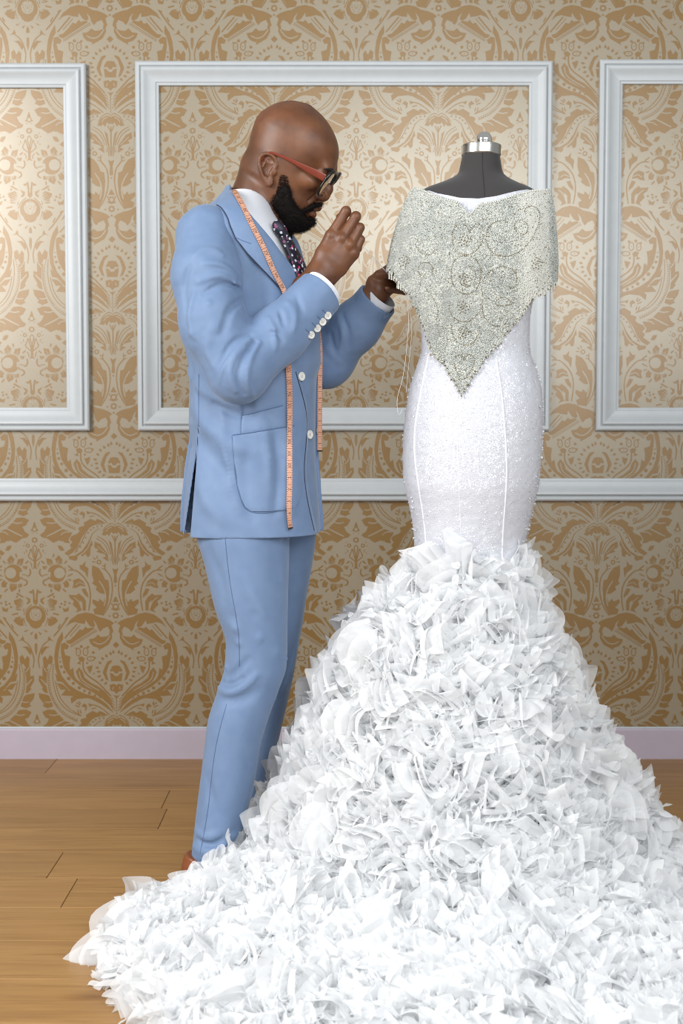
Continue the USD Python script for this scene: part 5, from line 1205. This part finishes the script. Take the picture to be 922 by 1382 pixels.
def cape_sample(n):
    i = R0.random(n) * (NR_ - 1); j = R0.random(n) * (NC_ - 1); i0, j0 = i.astype(int), j.astype(int); fi, fj = (i - i0)[:, None], (j - j0)[:, None]
    return (Pn[i0, j0] * (1 - fi) * (1 - fj) + Pn[i0 + 1, j0] * fi * (1 - fj) + Pn[i0, j0 + 1] * (1 - fi) * fj + Pn[i0 + 1, j0 + 1] * fi * fj), pix[i0, j0]
# area weighting: keep the samples in proportion to the cell size
P, pp = cape_sample(90000)
width = np.linalg.norm(np.diff(Pn, axis=1), axis=-1); hgt = np.linalg.norm(np.diff(Pn, axis=0), axis=-1)
tree = cKDTree(P); cnt = np.array([len(x) for x in tree.query_ball_point(P, .005)]); keep = R0.random(len(P)) < np.minimum(1, np.percentile(cnt, 5) * 2.1 / cnt); P, pp = P[keep], pp[keep]
print('cape beads', len(P))
dense = 0.5 + 0.5 * np.clip((meshkit.fbm(P * 26, 3, 7) - .5) * 5, -1, 1)
wtmask = np.clip((pp[:, 0] - 690 + (pp[:, 1] - 300) * .0) / 20, 0, 1) * np.clip((745 - pp[:, 0]) / 8, 0, 1)
kind_ = R0.random(len(P)); idx = np.where(kind_ < .46, 0, np.where(kind_ < .80, 1, np.where(kind_ < .975, 2, 3)))
idx = np.where((dense > .55) & (idx == 1), 0, idx); idx = np.where((wtmask > R0.random(len(P))) & (idx != 3), 1, idx)
ico = trimesh.creation.icosphere(1, .00108)
P2 = P + np.array([0, -.0012, 0]) + R0.normal(size=P.shape) * .0004
q1 = quat_from(*basis(R0.normal(size=P.shape), R0))
instancer('/World/wedding_dress/beaded_cape/seed_beads', [ico] * 4, [bead_silver, bead_pearl, bead_grey, bead_gold], P2, q1, R0.uniform(.75, 1.35, len(P)), idx, 'silver and pearl seed beads')
def c4(P): return [(500 + x / 3.293, 160 + y / 3.293) for x, y in P]
SCR = [([(365, 540), (370, 492), (400, 470), (430, 482), (440, 500), (455, 480), (485, 470), (500, 500), (490, 560), (450, 600), (400, 600), (370, 570)], True), ([(690, 432), (688, 402), (720, 390), (750, 412), (745, 470), (720, 530), (670, 585), (600, 612), (550, 600), (520, 560), (515, 520), (530, 480), (570, 455), (612, 460)], False),
       ([(640, 482), (650, 456), (680, 455), (700, 480), (690, 510), (660, 516), (645, 496)], True), ([(370, 640), (360, 700), (375, 750), (420, 780), (470, 760), (490, 700), (480, 640), (440, 612), (400, 612)], True), ([(395, 690), (400, 730), (430, 746), (460, 726), (465, 680), (430, 652)], False),
       ([(500, 790), (500, 720), (530, 680), (590, 658), (640, 680), (650, 720), (630, 755), (613, 742)], False), ([(555, 822), (580, 796), (610, 800), (622, 818), (590, 832)], True), ([(595, 850), (612, 880), (600, 910), (560, 922), (520, 900), (500, 860), (498, 800)], False),
       ([(360, 920), (370, 970), (410, 1005), (450, 1000), (480, 960), (486, 920)], False), ([(417, 1072), (395, 1050), (375, 1066), (375, 1100), (390, 1135), (410, 1160), (440, 1130), (461, 1090), (460, 1062), (440, 1048), (417, 1072)], False),
       ([(222, 702), (215, 660), (240, 640), (270, 650), (275, 690)], False), ([(200, 560), (230, 600), (270, 602), (288, 578)], False), ([(350, 830), (365, 880), (400, 900), (450, 895), (480, 860)], False), ([(250, 760), (280, 800), (300, 850), (290, 900)], False)]
ico1 = trimesh.creation.icosphere(1, 1.0)
def beads(C, r): return cat_mesh([(ico1.vertices * r + c, ico1.faces) for c in C])
for P, closed in SCR:
    q = spline(np.array(c4(P)), 200, closed); C = cape_pt(q[:, 0], q[:, 1], .0022); d = np.r_[0, np.cumsum(np.linalg.norm(np.diff(C, axis=0), axis=1))]
    u = np.arange(0, d[-1], .0040); C = np.stack([np.interp(u, d, C[:, k]) for k in range(3)], 1)
    obj('beaded_scroll', beads(C, .0013), bead_gold, cape, True, kind='stuff', label='scroll outlined in dark gold beads')
for x, y in ((420, 540), (420, 715), (415, 842), (415, 952), (150, 635), (740, 645)):
    k = np.arange(16); a = k * 2.4; r = 2.2 * np.sqrt(k); q = np.array(c4([(x, y)]))[0]; C = cape_pt(q[0] + r * np.cos(a), q[1] + r * np.sin(a), .003)
    obj('rhinestone_flower', beads(C, .0014), bead_gold, cape, True, kind='stuff', label='flower of gold rhinestones')
q = along(TOP, np.linspace(.03, .97, 64)); C = cape_pt(q[:, 0], q[:, 1] + 1, .0025); obj('neckline_beading', beads(C, .0019), bead_pearl, cape, True, kind='stuff')
q = bot[4:-4:5]; q = q[:, :] - dirn[4:-4:5] * 1.5; C = cape_pt(q[:, 0], q[:, 1], .0025); obj('edge_beading', beads(C, .0018), bead_gold, cape, True, kind='stuff')
# beaded points that hang from the hem of both sleeves
drops = []
for a, b, n in (((521, 362), (549, 392), 9), ((726, 396), (753, 380), 8)):
    for k in range(n):
        f_ = (k + .5) / n; x, y = a[0] + (b[0] - a[0]) * f_, a[1] + (b[1] - a[1]) * f_
        p = cape_pt(np.array([x]), np.array([y]), .001)[0]
        drops += [p + np.array([0, 0, -.0035 * i]) for i in range(2 + (k * 7) % 4)]
obj('beaded_drops', beads(drops, .0021), bead_pearl, cape, True, kind='stuff')

# ------------------------------------------------------------------ skirt and train
X0 = D_(634, 765)[0]
Zr = np.array([.74, .68, .62, .55, .48, .41, .33, .25, .17, .10])
rL = np.array([.088, .13, .18, .235, .275, .305, .335, .375, .41, .44])
rR = np.array([.085, .098, .115, .14, .165, .20, .255, .31, .35, .39])
rFr = np.array([.086, .115, .15, .195, .24, .285, .335, .38, .43, .48])
iL, iR, iF = (PchipInterpolator(-Zr, a) for a in (rL, rR, rFr))
OUT = [floor_at(x, y)[:2] for x, y in ((1050, 1200), (1130, 1270), (1150, 1382), (1000, 1500), (760, 1560), (500, 1540), (330, 1470), (232, 1388), (178, 1332), (150, 1292), (172, 1262), (222, 1232), (285, 1212))]
OUT = np.array(OUT) - [X0, YD]
oa = np.unwrap(np.arctan2(OUT[:, 1], OUT[:, 0])); orr = np.linalg.norm(OUT, axis=1)
o_ = np.argsort(oa); oa, orr = oa[o_], orr[o_]
NT, NS, NTR = 180, 44, 26
th_ = np.linspace(-np.pi, np.pi, NT, endpoint=False)
def r_base(th, z):
    c, s = np.cos(th), np.sin(th); return np.where(c > 0, iR(-z), iL(-z)) * c ** 2 + iF(-z) * s ** 2
ro = np.full(NT, 0.0)
for k, t in enumerate(th_):
    best = .50
    for sh in (-2 * np.pi, 0, 2 * np.pi):
        tq = t + sh
        if oa[0] <= tq <= oa[-1]: best = np.interp(tq, oa, orr)
    ro[k] = max(best, .50)
ro = np.convolve(np.r_[ro[-3:], ro, ro[:3]], np.ones(7) / 7, 'valid')
rows = []
for z in np.linspace(.74, .10, NS):
    r = r_base(th_, z) * (1 + .02 * np.sin(9 * th_ + 3 * z)); rows.append(np.stack([X0 + r * np.cos(th_), YD + r * np.sin(th_), np.full(NT, z)], 1))
rb = r_base(th_, .10)
for u in np.linspace(0, 1, NTR + 1)[1:]:
    r = rb + (ro - rb) * u; z = .10 * (1 - u) ** 2.2 + .035 * (1 - u) ** .3 * u ** .2 if u < 1 else 0.004
    rows.append(np.stack([X0 + r * np.cos(th_), YD + r * np.sin(th_), np.full(NT, max(z, .004))], 1))
SK = np.array(rows); nr = len(SK)
Qs = grid_faces(nr, NT, True)
obj('skirt_lining', (SK.reshape(-1, 3), Qs), satin, dress, True)
# gathered tulle ruffles
def ruffle(seed):
    """a gather of four nested layers of tulle that share one winding line and part towards their free edges"""
    g = np.random.default_rng(seed); nu, nv_ = 52, 6; u, v = np.meshgrid(np.linspace(0, 1, nu), np.linspace(0, 1, nv_), indexing='ij')
    L = g.uniform(.13, .18); f = L / g.uniform(.060, .095); p1, p2, p3 = g.uniform(0, 6.3, 3); A0 = g.uniform(.013, .021); ms = []
    n = 4
    for k in range(n):
        o = (k - (n - 1) / 2) + g.uniform(-.25, .25); q1, q2, q3 = g.uniform(-.5, .5, 3); h = g.uniform(.042, .062)
        w = 2 * np.pi * f * u + p1 + .8 * np.sin(2 * np.pi * u * .9 + p2) + q1 * .8
        A = A0 * (.55 + .6 * v) * (1 + .35 * np.sin(2 * np.pi * u * 1.3 + p3 + q2))
        x = L * (u - .5) * (1 + .05 * q3) + (.004 + .012 * v) * np.sin(2 * w + q2); y = A * np.sin(w) + o * (.0075 + .009 * v ** 1.3) + .004 * v * np.sin(w * 2.3 + p2 + 3 * q1)
        end = np.clip(np.minimum(u, 1 - u) / .16, 0, 1); end = np.sqrt(1 - (1 - end) ** 2)
        z = h * (.12 + .88 * end) * v * (1 + .10 * np.sin(5.3 * u + p2 + 4 * q1))
        curl = np.clip((v - .5) / .5, 0, 1) ** 2; z = z - .012 * curl * (.6 + np.sin(w * .8 + p3 + q3 * 3)); y = y + curl * (.010 * o + .010 * np.sin(2 * np.pi * u * 1.1 + p1 + q2 * 2))
        ms.append((np.stack([x, y, z], -1).reshape(-1, 3), grid_faces(nu, nv_)))
    return cat_mesh(ms)
protos = [ruffle(100 + k) for k in range(14)]
cell = np.linalg.norm(np.cross(np.roll(SK, -1, 1)[:-1] - SK[:-1], SK[1:] - SK[:-1]), axis=-1)
wgt = cell.copy(); Nrm = np.cross(np.roll(SK, -1, 1)[:-1] - SK[:-1], SK[1:] - SK[:-1]); Nrm /= np.linalg.norm(Nrm, axis=-1, keepdims=True) + 1e-12
out_ = SK[:-1] - np.array([X0, YD, -.3]); Nrm *= np.sign((Nrm * out_).sum(-1, keepdims=True))
back = SK[:-1, :, 1] > YD + .12; wgt = np.where(back, wgt * .4, wgt)
below = floor_at(461, 1382)[1] - .12
wgt = np.where(SK[:-1, :, 1] < below, wgt * .2, wgt)
NRUF = 2100
# even spread: best of a few candidates
flat = (wgt / wgt.sum()).ravel(); cdf = np.cumsum(flat)
pick = np.searchsorted(cdf, (np.arange(NRUF) + R0.random(NRUF)) / NRUF).clip(0, len(flat) - 1); i, j = np.divmod(pick, NT)
fi, fj = R0.random((NRUF, 1)), R0.random((NRUF, 1)); j2 = (j + 1) % NT
P = SK[i, j] * (1 - fi) * (1 - fj) + SK[i + 1, j] * fi * (1 - fj) + SK[i, j2] * (1 - fi) * fj + SK[i + 1, j2] * fi * fj
N = Nrm[i, j]; dn = np.array([0, 0, -1.0]) - N * (-N[:, 2:]); dn /= np.linalg.norm(dn, axis=1, keepdims=True) + 1e-9
train = np.clip((.13 - P[:, 2]) / .06, 0, 1)[:, None]
H = N * (.95 + .1 * train) + dn * (.55 * (1 - train) + .3 * train) + R0.normal(size=P.shape) * (.22 + .10 * train); H[:, 2] = np.where(train[:, 0] > .5, np.abs(H[:, 2]) + .15, H[:, 2]); H /= np.linalg.norm(H, axis=1, keepdims=True)
side0 = np.cross(dn, N); ang = R0.normal(size=NRUF)[:, None] * 1.0; X = side0 * np.cos(ang) + dn * np.sin(ang); X -= H * (X * H).sum(1, keepdims=True); X /= np.linalg.norm(X, axis=1, keepdims=True)
sc = R0.uniform(.8, 1.2, NRUF) * np.where(P[:, 2] > .62, .85, 1.0) * np.where(train[:, 0] > .5, .92, 1)
instancer('/World/wedding_dress/tulle_ruffles', protos, [tulle] * 14, P - N * .004, quat_from(X, np.cross(H, X), H), sc, R0.integers(0, 14, NRUF), 'white gathered tulle ruffles')
